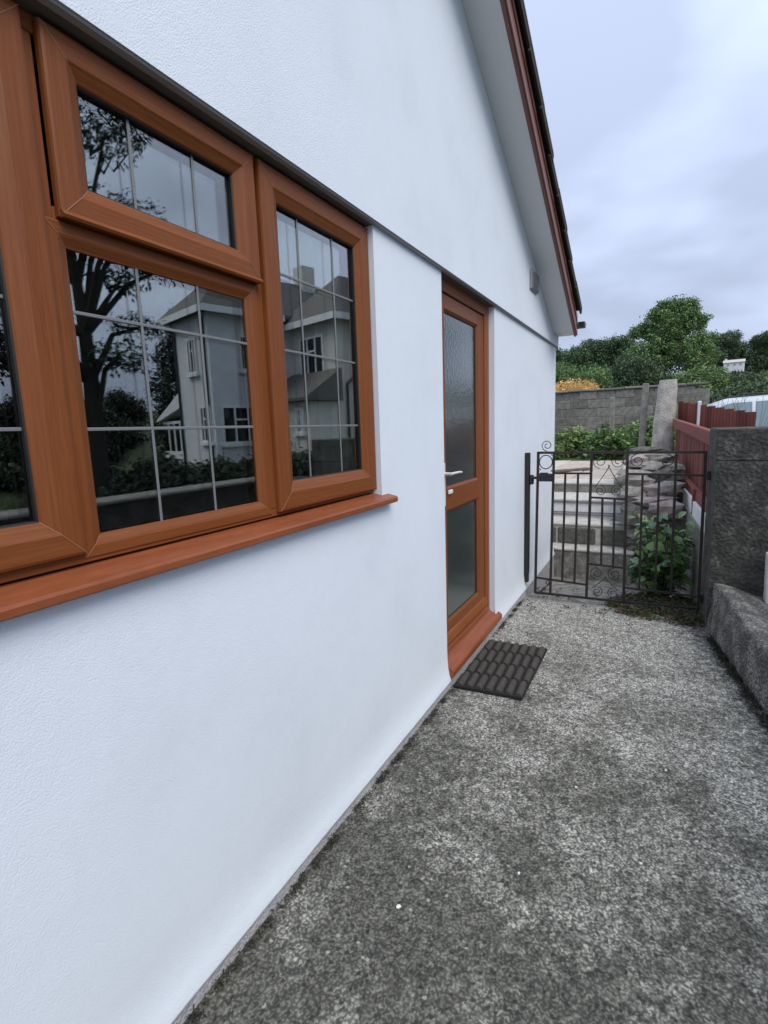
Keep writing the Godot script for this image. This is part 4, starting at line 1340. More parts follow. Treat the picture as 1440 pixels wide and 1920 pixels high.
# ------------------------------------------------------------------ car
func car() -> void:
	var c := thing("parked_car", "silver-white people carrier parked behind the red fences", "car", Vector3(1.60, 0.10, -12.9))
	c.rotation.y = 0.06
	# stations along the length: x, sill y, belt y, roof y, half width at sill, belt, roof
	var st := [[0.0, 0.42, 0.86, 0.90, 0.62, 0.66, 0.60], [0.05, 0.30, 0.95, 1.30, 0.76, 0.80, 0.60], [0.16, 0.26, 0.96, 1.56, 0.82, 0.86, 0.64], [0.45, 0.24, 0.96, 1.655, 0.86, 0.89, 0.68], [1.2, 0.22, 0.95, 1.69, 0.87, 0.90, 0.70], [2.1, 0.22, 0.94, 1.67, 0.87, 0.90, 0.69], [2.75, 0.22, 0.93, 1.56, 0.87, 0.90, 0.66], [3.35, 0.22, 0.92, 1.20, 0.87, 0.89, 0.66], [3.75, 0.24, 0.90, 0.98, 0.85, 0.87, 0.68], [4.15, 0.26, 0.78, 0.84, 0.78, 0.80, 0.60], [4.3, 0.34, 0.62, 0.66, 0.62, 0.64, 0.5]]
	var rows := []
	for s in st:
		var half := []
		half.append(Vector2(s[4] * 0.96, s[1]))
		half.append(Vector2(s[4], lerpf(s[1], s[2], 0.2)))
		half.append(Vector2(s[5], lerpf(s[1], s[2], 0.7)))
		half.append(Vector2(s[5] * 0.985, s[2]))
		half.append(Vector2(lerpf(s[5], s[6], 0.5), lerpf(s[2], s[3], 0.52)))
		half.append(Vector2(s[6] * 1.02, lerpf(s[2], s[3], 0.90)))
		half.append(Vector2(s[6] * 0.90, lerpf(s[2], s[3], 0.985)))
		half.append(Vector2(s[6] * 0.4, s[3]))
		var row := []
		for k in half.size():
			row.append(Vector3(s[0], half[k].y, half[k].x))
		for k in half.size():
			var q: Vector2 = half[half.size() - 1 - k]
			row.append(Vector3(s[0], q.y, -q.x))
		row.append(row[0])
		rows.append(row)
	var b := MB.new()
	rows.reverse()
	b.grid(rows)
	for e in [0, rows.size() - 1]:
		var ctr := Vector3.ZERO
		for k in 16: ctr += rows[e][k] / 16.0
		for k in 16:
			if e == 0: b.tri(ctr, rows[e][k + 1], rows[e][k])
			else: b.tri(ctr, rows[e][k], rows[e][k + 1])
	rows.reverse()
	obj("body", b, M.car_paint, c)
	# side windows
	for sd in [1.0, -1.0]:
		for wv in [[0.30, 0.78], [0.84, 1.72], [1.78, 2.72]]:
			var g := MB.new()
			var at := func(x: float, q: float) -> Vector3:
				var i := 0
				while i < st.size() - 2 and st[i + 1][0] < x: i += 1
				var t: float = (x - st[i][0]) / (st[i + 1][0] - st[i][0])
				var lo: Vector3 = rows[i][3].lerp(rows[i + 1][3], t)
				var mid: Vector3 = rows[i][4].lerp(rows[i + 1][4], t)
				var hi: Vector3 = rows[i][5].lerp(rows[i + 1][5], t)
				var p := lo.lerp(mid, q * 2.0) if q < 0.5 else mid.lerp(hi, q * 2.0 - 1.0)
				return Vector3(p.x, p.y, (p.z + 0.006) * sd)
			for q in [[0.06, 0.5], [0.5, 0.93]]:
				for k in 6:
					var xa: float = lerpf(wv[0], wv[1], k / 6.0)
					var xb: float = lerpf(wv[0], wv[1], (k + 1) / 6.0)
					if sd > 0: g.quad(at.call(xa, q[0]), at.call(xb, q[0]), at.call(xb, q[1]), at.call(xa, q[1]))
					else: g.quad(at.call(xb, q[0]), at.call(xa, q[0]), at.call(xa, q[1]), at.call(xb, q[1]))
			obj("window", g, M.car_glass, c)
	# roof rails, lamps, wheels
	for sd in [1.0, -1.0]:
		var rr := MB.new()
		rr.tube([Vector3(0.5, 1.66, 0.60 * sd), Vector3(0.6, 1.715, 0.60 * sd), Vector3(1.9, 1.715, 0.60 * sd), Vector3(2.1, 1.67, 0.60 * sd)], 0.014, 6)
		obj("roof_rail", rr, M.car_black, c)
		var tl := MB.new()
		tl.box(Vector3(0.02, 0.82, 0.62 * sd - 0.09), Vector3(0.12, 1.10, 0.62 * sd + 0.12), 0.02)
		obj("tail_lamp", tl, M.lamp_red, c)
		for x in [0.85, 3.45]:
			var ty := MB.new()
			var p := []
			for i in 20:
				var an := TAU * i / 20.0
				p.append(Vector3(x + cos(an) * 0.255, 0.315 + sin(an) * 0.255, 0.82 * sd))
			ty.tube(p, 0.075, 8, -1.0, true)
			var wh := obj("wheel", ty, M.car_black, c)
			var hub := MB.new()
			hub.tube([Vector3(x, 0.315, 0.75 * sd), Vector3(x, 0.315, 0.86 * sd)], 0.20, 16)
			obj("rim", hub, M.alloy, wh)

# ------------------------------------------------------------------ planting
func leaf_clump_mesh(count: int, size: float, spread: float, seed_: int) -> ArrayMesh:
	var r := RandomNumberGenerator.new()
	r.seed = seed_
	var b := MB.new()
	for i in count:
		var at := Vector3(r.randf_range(-1, 1), r.randf_range(-1, 1), r.randf_range(-1, 1)) * spread
		var bas := Basis.from_euler(Vector3(r.randf_range(-1.1, 1.1), r.randf() * TAU, r.randf_range(-0.8, 0.8)))
		var l := size * r.randf_range(0.7, 1.3)
		var w := l * 0.42
		var p := [at, at + bas * Vector3(w * 0.5, 0.12 * l, l * 0.45), at + bas * Vector3(0, 0, l), at + bas * Vector3(-w * 0.5, 0.12 * l, l * 0.45)]
		var k := r.randf_range(0.75, 1.2)
		b.col = Color(k, k, k)
		b.tri(p[0], p[1], p[2])
		b.tri(p[0], p[2], p[3])
	return b.mesh(M.leaf)

var clumps := {}

func foliage(called: String, pts: Array, cols: Array, clump: ArrayMesh, smin: float, smax: float, parent: Node, r: RandomNumberGenerator) -> MultiMeshInstance3D:
	var mm := MultiMesh.new()
	mm.transform_format = MultiMesh.TRANSFORM_3D
	mm.use_colors = true
	mm.mesh = clump
	mm.instance_count = pts.size()
	for i in pts.size():
		var s := r.randf_range(smin, smax)
		var bas := Basis.from_euler(Vector3(r.randf_range(-0.6, 0.6), r.randf() * TAU, r.randf_range(-0.6, 0.6))).scaled(Vector3.ONE * s)
		mm.set_instance_transform(i, Transform3D(bas, pts[i]))
		var c: Color = cols[r.randi() % cols.size()]
		var k := r.randf_range(0.75, 1.25)
		mm.set_instance_color(i, Color(c.r * k, c.g * k, c.b * k))
	var o := MultiMeshInstance3D.new()
	o.multimesh = mm
	o.name = part_name(parent, called) if parent != self else numbered(called)
	parent.add_child(o, true)
	o.set_meta("kind", "stuff")
	return o

# points through the shells of several lobes, thinned by a noise so that gaps open
func lobe_points(lobes: Array, n: int, r: RandomNumberGenerator, gap := 0.0, gap_size := 0.5) -> Array:
	var nz := FastNoiseLite.new()
	nz.seed = r.randi() % 9999
	nz.frequency = gap_size
	var tot := 0.0
	for l in lobes: tot += l[1].x * l[1].y
	var out := []
	for l in lobes:
		var m := int(n * l[1].x * l[1].y / tot)
		for i in m:
			var d := Vector3(r.randfn(), r.randfn(), r.randfn()).normalized()
			var rad := pow(r.randf(), 0.38)
			rad *= 1.0 + 0.22 * nz.get_noise_3dv((l[0] + d * 2.0) * 1.7)
			var p: Vector3 = l[0] + d * rad * l[1]
			if nz.get_noise_3dv(p) < -1.0 + gap: continue
			out.append(p)
	return out

func tree(called: String, label: String, at: Vector3, h: float, lobes: Array, n: int, cols: Array, leaf_key: String, smin: float, smax: float, trunk_r: float, gap: float, seed_: int, group := "", category := "tree") -> Node3D:
	var r := RandomNumberGenerator.new()
	r.seed = seed_
	var t := thing(called, label, category, at, group)
	var b := MB.new()
	var path := []
	var top := h * 0.8
	for i in 9:
		var s := i / 8.0
		path.append(Vector3(sin(s * 3.0 + seed_) * 0.04 * h * s, -0.3 + (top + 0.3) * s, cos(s * 2.3 + seed_) * 0.03 * h * s))
	b.tube(path, trunk_r, 9, trunk_r * 0.12)
	for l in lobes:
		var s := clampf((l[0].y - l[1].y * 0.6) / top, 0.15, 0.85) * 0.8
		var k := int(s * 8.0)
		var p0: Vector3 = path[k]
		var mid: Vector3 = p0.lerp(l[0], 0.5) + Vector3(0, 0.06 * h, 0) * r.randf()
		b.tube([p0, mid, l[0]], trunk_r * 0.36, 6, trunk_r * 0.08)
		for q in 4:
			var e: Vector3 = l[0] + Vector3(r.randfn(), r.randf_range(-0.2, 0.8), r.randfn()).normalized() * l[1] * 0.7
			b.tube([mid.lerp(l[0], 0.4 + 0.15 * q), (mid + e) * 0.5 + Vector3(0, 0.05, 0), e], trunk_r * 0.16, 5, trunk_r * 0.03)
	obj("trunk", b, M.bark, t)
	foliage("crown", lobe_points(lobes, n, r, gap, 1.6 / maxf(lobes[0][1].x, 0.4)), cols, clumps[leaf_key], smin, smax, t, r)
	return t

func blob_lobes(r: RandomNumberGenerator, n: int, w: float, y0: float, y1: float, rad: float) -> Array:
	var out := []
	for i in n:
		var s := r.randf()
		var y := lerpf(y0, y1, s)
		var ww := w * (1.0 - 0.65 * pow(s, 1.6))
		var an := r.randf() * TAU
		var d := sqrt(r.randf()) * ww
		var q := rad * r.randf_range(0.7, 1.25)
		out.append([Vector3(cos(an) * d, y, sin(an) * d), Vector3(q, q * 0.8, q)])
	return out

func planting() -> void:
	clumps.far = leaf_clump_mesh(11, 0.20, 0.26, 1)
	clumps.mid = leaf_clump_mesh(8, 0.16, 0.14, 2)
	clumps.near = leaf_clump_mesh(6, 0.075, 0.06, 3)
	var dark := [Color(0.062, 0.113, 0.052), Color(0.086, 0.140, 0.059), Color(0.052, 0.097, 0.048), Color(0.113, 0.167, 0.068)]
	var green := [Color(0.139, 0.238, 0.079), Color(0.178, 0.287, 0.095), Color(0.109, 0.198, 0.071), Color(0.229, 0.327, 0.115)]
	var light := [Color(0.198, 0.277, 0.079), Color(0.238, 0.304, 0.092), Color(0.158, 0.238, 0.066), Color(0.277, 0.317, 0.119)]
	# centre tree above the garden wall
	var r := RandomNumberGenerator.new()
	r.seed = 11
	var lobes := [[Vector3(0.1, 4.0, 0), Vector3(1.6, 1.2, 1.5)], [Vector3(0.45, 5.2, 0.2), Vector3(1.3, 0.95, 1.2)], [Vector3(-0.95, 4.95, 0), Vector3(0.9, 0.55, 0.8)], [Vector3(1.45, 5.1, 0), Vector3(0.8, 0.6, 0.8)], [Vector3(-0.35, 5.8, 0), Vector3(0.85, 0.6, 0.8)], [Vector3(1.25, 5.9, 0), Vector3(0.7, 0.5, 0.7)], [Vector3(0.5, 6.3, 0.1), Vector3(0.8, 0.5, 0.7)], [Vector3(1.5, 6.4, 0.1), Vector3(0.32, 0.26, 0.3)], [Vector3(-0.9, 3.0, 0.5), Vector3(1.6, 1.2, 1.4)], [Vector3(1.5, 3.1, 0.4), Vector3(1.6, 1.2, 1.4)], [Vector3(2.2, 4.0, 0), Vector3(0.75, 0.6, 0.7)], [Vector3(-1.7, 4.9, 0), Vector3(0.45, 0.32, 0.4)], [Vector3(2.1, 5.35, 0), Vector3(0.42, 0.28, 0.4)], [Vector3(-0.2, 6.35, 0), Vector3(0.4, 0.3, 0.4)]]
	tree("broadleaf_tree", "tall mid-green broadleaf tree rising highest behind the stone gatepost", Vector3(0.75, 2.3, -40), 6.8, lobes, 5600, green, "far", 0.5, 0.95, 0.18, 0.8, 31)
	# masses left of it, on the far rise
	var spots := [[-10.6, -62, 6.2, 2.3, "dark tree at the left end of the far wood, beside the house corner"], [-8.0, -60, 6.2, 2.3, "dark round tree in the far wood, second from the house corner"], [-5.8, -62, 6.9, 2.4, "dark domed tree standing highest in the far wood"], [-3.6, -60, 6.5, 2.2, "dark tree at the right end of far wood by the tall tree"], [-12.8, -64, 6.0, 2.4, "dark tree of the far wood mostly hidden by the house corner"]]
	var k := 0
	for s in spots:
		r.seed = 50 + k
		tree("woodland_tree", s[4], Vector3(s[0], land(s[0], s[1]) - 0.5, s[1]), s[2], blob_lobes(r, 11, s[3], s[2] * 0.35, s[2] * 0.88, 1.25), 2400, dark if k % 2 == 0 else [dark[0], dark[1], green[2]], "far", 0.8, 1.4, 0.2, 0.35, 60 + k, "")
		k += 1
	# right-hand trees on the far hill
	for s in [[6.9, -84, 7.6, 1.9, "dark tree left of the white farmhouse on the hill"], [9.6, -90, 8.2, 2.2, "tall dark conifer-like tree directly behind the white farmhouse"], [12.2, -86, 7.2, 2.2, "dark tree right of white farmhouse at the photo's edge"], [15.0, -90, 8.0, 2.4, "farthest right dark tree on the hill skyline"]]:
		r.seed = 50 + k
		tree("hill_tree", s[4], Vector3(s[0], 5.6, s[1]), s[2], blob_lobes(r, 12, s[3], s[2] * 0.3, s[2] * 0.9, 1.15), 2300, dark, "far", 0.8, 1.4, 0.2, 0.4, 60 + k, "")
		k += 1
	# shrubs between the wall and the wood
	var sh := [[-2.6, -34, 2.0, 3.2, 0, "leafy green shrub left of the tall tree's foot"], [-5.2, -36, 2.2, 2.7, 0, "broad green shrub before the far wood"], [-7.9, -37, 2.4, 2.4, 2, "olive shrub beside house corner above the orange bush"], [-0.2, -31, 1.9, 3.0, 1, "dark bushy shrub right behind the stone gatepost"], [2.6, -32, 2.1, 2.3, 0, "tall green bush right of the stone gatepost"], [4.8, -34, 2.0, 1.7, 1, "dark green bush behind the parked car's roof"], [6.9, -36, 2.0, 1.5, 2, "light green bush below the white farmhouse"], [7.2, -26, 1.5, 1.2, 2, "pale yellow-green bush at the photo's right edge"], [5.6, -29, 1.5, 1.3, 1, "low dark bush over the middle of car roof"], [9.3, -38, 2.3, 1.5, 0, "green hedge bush right of the pale bush"], [3.6, -26, 1.4, 1.0, 1, "low dark bush directly above the red fence"]]
	for s in sh:
		r.seed = 200 + k
		var pal: Array = [green, dark, light][s[4]]
		tree("shrub", s[5], Vector3(s[0], land(s[0], s[1]) - 0.2, s[1]), s[3], blob_lobes(r, 9, s[2] * 0.75, s[3] * 0.2, s[3] * 0.85, s[2] * 0.5), 1500, pal, "far", 0.5, 0.95, 0.08, 0.3, 260 + k, "", "shrub")
		k += 1
	# orange shrub behind the block wall
	r.seed = 400
	tree("orange_shrub", "rounded orange-yellow flowering shrub showing over the block wall", Vector3(-1.5, 1.08, -17.0), 1.6, [[Vector3(0, 0.95, 0), Vector3(0.95, 0.62, 0.8)], [Vector3(-0.6, 0.8, 0), Vector3(0.7, 0.55, 0.6)], [Vector3(0.6, 0.75, 0.1), Vector3(0.6, 0.5, 0.6)]], 7000, [Color(0.80, 0.52, 0.18), Color(0.82, 0.58, 0.25), Color(0.74, 0.46, 0.15), Color(0.78, 0.58, 0.28)], "near", 0.45, 0.8, 0.04, 0.1, 401, "", "shrub")
	# weeds and brambles on the terrace before the block wall
	r.seed = 410
	for s in [[-2.3, -12.4, 1.0, 0.40, "bright green bramble clump on the terrace beside the house corner"], [-0.9, -12.6, 1.0, 0.34, "green bramble clump in the middle of the terrace planting"], [0.15, -12.2, 0.7, 0.46, "dark green bramble clump between the two slim posts"], [0.75, -11.0, 0.45, 0.55, "small dark weed clump at the stone gatepost's foot"]]:
		tree("bramble", s[4], Vector3(s[0], 0.58, s[1]), 0.8, blob_lobes(r, 9, s[2] * 0.9, 0.05, s[3], 0.33), 900, green if s[0] > -0.5 else [green[3], light[0], light[2], light[1]], "near", 1.0, 1.7, 0.02, 0.15, 420 + k, "", "plant")
		k += 1
	# leafy bush growing against the low wall behind the gate: every leaf its own
	bush()
	litter()
	# grasses by the car
	for s in [[1.55, -9.6, "dry seeding grass tuft right of the stone gatepost"], [2.2, -10.4, "dry grass tuft poking up before the car roof"]]:
		var t := thing("grass_tuft", s[2], "plant", Vector3(s[0], 0.2, s[1]))
		var b := MB.new()
		r.seed = 500 + k
		for i in 26:
			var d := Vector3(r.randfn() * 0.16, 1.0, r.randfn() * 0.1) * r.randf_range(1.2, 1.65)
			var p := []
			for q in 6:
				var f := q / 5.0
				p.append(Vector3(r.randfn() * 0.02, 0, 0) + d * f + Vector3(d.x * f * f * 0.6, 0, 0))
			b.tube(p, 0.007, 4, 0.003)
		obj("stem", b, mat(Color(0.20, 0.19, 0.09), 0.9), t)
		k += 1

func bush() -> void:
	var r := RandomNumberGenerator.new()
	r.seed = 900
	var t := thing("leafy_bush", "glossy green leafy bush growing against low wall behind the gate", "bush", Vector3(0.98, -0.15, -4.95))
	var st := MB.new()
	var tips := []
	for i in 34:
		var top := Vector3(r.randf_range(-0.22, 0.19), r.randf_range(0.22, 0.80), r.randf_range(-0.25, 0.32))
		var base := Vector3(top.x * 0.35, 0.0, top.z * 0.4)
		var mid := base.lerp(top, 0.55) + Vector3(0, 0.08, 0)
		st.tube([base, mid, top], 0.006, 5, 0.0025)
		tips.append([base, mid, top])
	obj("stem", st, mat(Color(0.06, 0.09, 0.03), 0.8), t)
	var lms := []
	for v in 6:
		var b := MB.new()
		var c: Color = [Color(0.075, 0.173, 0.045), Color(0.112, 0.225, 0.063), Color(0.054, 0.128, 0.039), Color(0.150, 0.255, 0.075), Color(0.068, 0.150, 0.060), Color(0.210, 0.300, 0.090)][v]
		var m := mat(c, 0.34)
		m.backlight_enabled = true
		m.backlight = Color(0.2, 0.2, 0.2)
		var L := 1.0
		var rows := []
		for i in 7:
			var s := i / 6.0
			var w := sin(pow(s, 0.75) * PI) * 0.36 + 0.012
			var droop := -0.30 * s * s
			rows.append([Vector3(-w, droop + 0.10 * w, s * L), Vector3(-w * 0.5, droop + 0.01, s * L), Vector3(0, droop - 0.03, s * L), Vector3(w * 0.5, droop + 0.01, s * L), Vector3(w, droop + 0.10 * w, s * L)])
		rows.reverse()
		b.grid(rows)
		lms.append(b.mesh(m))
	var under := []
	for i in 260:
		var tq: Array = tips[r.randi() % tips.size()]
		under.append(tq[0].lerp(tq[2], r.randf_range(0.1, 0.9)) + Vector3(r.randfn() * 0.05, r.randfn() * 0.04, r.randfn() * 0.05))
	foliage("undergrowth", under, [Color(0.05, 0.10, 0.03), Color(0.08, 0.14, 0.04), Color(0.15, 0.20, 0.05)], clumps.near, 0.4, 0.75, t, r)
	for i in 295:
		var tp: Array = tips[r.randi() % tips.size()]
		var f := pow(r.randf(), 0.6)
		var p: Vector3 = (tp[0].lerp(tp[1], f * 2.0) if f < 0.5 else tp[1].lerp(tp[2], f * 2.0 - 1.0)) + Vector3(r.randfn(), r.randfn(), r.randfn()) * 0.02
		var outd := Vector3(p.x, 0.0, p.z + 0.25).normalized()
		var yaw := atan2(outd.x, outd.z) + r.randfn() * 0.9
		var bas := Basis.from_euler(Vector3(r.randf_range(-0.35, 0.55), yaw, r.randfn() * 0.35)).scaled(Vector3.ONE * r.randf_range(0.060, 0.105))
		inst("leaf", lms[r.randi() % 6], null, Transform3D(bas, p), t)

func litter() -> void:
	# moss and dead leaves gathered under the gate
	var r := RandomNumberGenerator.new()
	r.seed = 950
	var pts := []
	var nz := FastNoiseLite.new()
	nz.seed = 3
	nz.frequency = 4.0
	for i in 5200:
		var x := r.randf_range(0.62, 1.27)
		var z := r.randf_range(-5.0, -3.86)
		var dens := 0.75 - absf(z + 4.35) * 1.1 + (x - 0.95) * 0.9 + nz.get_noise_2d(x, z) * 1.1
		if r.randf() > dens: continue
		pts.append(Vector3(x, 0.0 - 0.05 * sm(-4.0, -4.3, z) - 0.14 * sm(-4.2, -5.3, z) + r.randf() * 0.02, z))
	for i in 500:
		var z := r.randf_range(-4.6, -3.7)
		var x := 0.06 + absf(r.randfn()) * 0.10 if r.randf() < 0.3 else r.randf_range(0.1, 1.2)
		if nz.get_noise_2d(x * 1.3 + 9.0, z * 1.3) < 0.25: continue
		pts.append(Vector3(x, 0.004 - 0.05 * sm(-4.0, -4.3, z), z))
	clumps.tiny = leaf_clump_mesh(5, 0.022, 0.014, 7)
	var o := foliage("ground_cover", pts, [Color(0.050, 0.070, 0.022), Color(0.075, 0.060, 0.030), Color(0.10, 0.05, 0.028), Color(0.035, 0.055, 0.018), Color(0.085, 0.10, 0.03)], clumps.tiny, 0.7, 1.6, self, r)
	tag(o, "moss, small weeds and dead leaves gathered under the gate", "ground cover", "", "stuff")
	# rough grass of the neighbouring lawn
	pts = []
	for i in 9000:
		var x := 2.3 + 9.0 * pow(r.randf(), 1.4)
		var z := r.randf_range(-14.5, -0.5)
		pts.append(Vector3(x, land(x, z) + 0.02, z))
	var gm := MB.new()
	for i in 14:
		var at := Vector3(r.randfn() * 0.05, 0, r.randfn() * 0.05)
		var tip := at + Vector3(r.randfn() * 0.03, r.randf_range(0.05, 0.11), r.randfn() * 0.03)
		gm.tri(at, at + Vector3(0.005, 0, 0.002), tip)
	o = foliage("grass", pts, [Color(0.07, 0.11, 0.03), Color(0.10, 0.14, 0.045), Color(0.05, 0.085, 0.025)], gm.mesh(M.leaf), 0.8, 1.6, self, r)
	tag(o, "rough lawn grass beyond the boundary wall", "grass", "", "stuff")
	# moss along the foot of the ledge
	pts = []
	for i in 2200:
		var z := r.randf_range(-3.8, -1.0)
		var x := 1.901 + 0.169 * z - absf(r.randfn()) * 0.025 + 0.004
		if nz.get_noise_2d(x * 0.4, z * 1.1) < -0.15: continue
		pts.append(Vector3(x, 0.003 + r.randf() * 0.012, z))
	o = foliage("moss", pts, [Color(0.020, 0.024, 0.012), Color(0.030, 0.030, 0.016), Color(0.045, 0.030, 0.02)], clumps.tiny, 0.35, 0.8, self, r)
	tag(o, "dark moss along the foot of the low concrete ledge", "moss", "", "stuff")
	pts = []
	for i in 2600:
		var z := r.randf_range(-4.05, -0.45)
		if z < -2.40 and z > -3.30 and r.randf() < 0.8: continue
		if nz.get_noise_1d(z * 2.1) < 0.02 and r.randf() < 0.85: continue
		pts.append(Vector3(0.022 + absf(r.randfn()) * 0.012, 0.002 + r.randf() * 0.006, z))
	o = foliage("grit", pts, [Color(0.018, 0.018, 0.014), Color(0.04, 0.038, 0.03), Color(0.03, 0.04, 0.018), Color(0.10, 0.095, 0.08)], clumps.tiny, 0.2, 0.5, self, r)
	tag(o, "dark grit and moss specks along the foot of the white wall", "grit", "", "stuff")
	# loose white chips lying on the path
	var ch := []
	for q in [[595, 1756], [1060, 1340]]:
		pass
	for s in [[0.338, -1.155, "largest white stone chip on the path, near the wall"], [0.62, -1.42, "white stone chip lying in the middle of the near path"], [0.95, -1.62, "white stone chip at near right of path"], [1.02, -2.15, "white stone chip on the path beside the low ledge"], [0.72, -1.9, "white stone chip on path in front of the door mat"]]:
		var b := MB.new()
		b.stone(Vector3.ZERO, Vector3(0.011, 0.006, 0.008) * (1.4 if s[0] < 0.4 else 0.9), r, 0.3, r.randf() * 3.0, 0.4)
		var oo := obj("stone_chip", b, M.white_plastic)
		oo.position = Vector3(s[0], 0.005, s[1])
		tag(oo, s[2], "stone chip", "white chips scattered on the path")

# ------------------------------------------------------------------ what the window mirrors
func hip_roof(b: MB, x0: float, x1: float, z0: float, z1: float, y: float, rise: float) -> void:
	# z0 > z1; ridge along the longer side
	var w := x1 - x0
	var d := z0 - z1
	var a := Vector3(x0, y, z0)
	var c := Vector3(x1, y, z0)
	var e := Vector3(x1, y, z1)
	var f := Vector3(x0, y, z1)
	if d >= w:
		var p := Vector3((x0 + x1) * 0.5, y + rise, z0 - w * 0.5)
		var q := Vector3((x0 + x1) * 0.5, y + rise, z1 + w * 0.5)
		b.tri(a, c, p)
		b.quad(c, e, q, p)
		b.tri(e, f, q)
		b.quad(f, a, p, q)
	else:
		var p := Vector3(x0 + d * 0.5, y + rise, (z0 + z1) * 0.5)
		var q := Vector3(x1 - d * 0.5, y + rise, (z0 + z1) * 0.5)
		b.quad(a, c, q, p)
		b.tri(c, e, q)
		b.quad(e, f, p, q)
		b.tri(f, a, p)
	b.box(Vector3(x0, y - 0.12, z1), Vector3(x1, y - 0.001, z0))

func house_window(par: Node, c: Vector3, w: float, hgt: float, facing: int) -> void:
	# facing 0: +z, 1: -x
	var t := Transform3D(Basis(Vector3.UP, 0.0 if facing == 0 else -PI * 0.5), c)
	var f := MB.new()
	for q in [[-w / 2, -hgt / 2, w / 2, -hgt / 2 + 0.08], [-w / 2, hgt / 2 - 0.07, w / 2, hgt / 2], [-w / 2, -hgt / 2 + 0.081, -w / 2 + 0.07, hgt / 2 - 0.071], [w / 2 - 0.07, -hgt / 2 + 0.081, w / 2, hgt / 2 - 0.071], [-w / 6 - 0.03, -hgt / 2 + 0.081, -w / 6 + 0.03, hgt / 2 - 0.071], [w / 6 - 0.03, -hgt / 2 + 0.081, w / 6 + 0.03, hgt / 2 - 0.071]]:
		f.box(Vector3(q[0], q[1], 0.0), Vector3(q[2], q[3], 0.06), 0.0, 1, t)
	f.box(Vector3(-w / 6 + 0.031, hgt * 0.12, 0.0), Vector3(w / 6 - 0.031, hgt * 0.12 + 0.06, 0.058), 0.0, 1, t)
	f.box(Vector3(-w / 2 - 0.08, -hgt / 2 - 0.09, 0.0), Vector3(w / 2 + 0.08, -hgt / 2 - 0.002, 0.12), 0.0, 1, t)
	var o := obj("window", f, M.upvc, par)
	var g := MB.new()
	g.box(Vector3(-w / 2 + 0.04, -hgt / 2 + 0.04, 0.005), Vector3(w / 2 - 0.04, hgt / 2 - 0.04, 0.03), 0.0, 1, t)
	obj("pane", g, M.dark_glass, o)

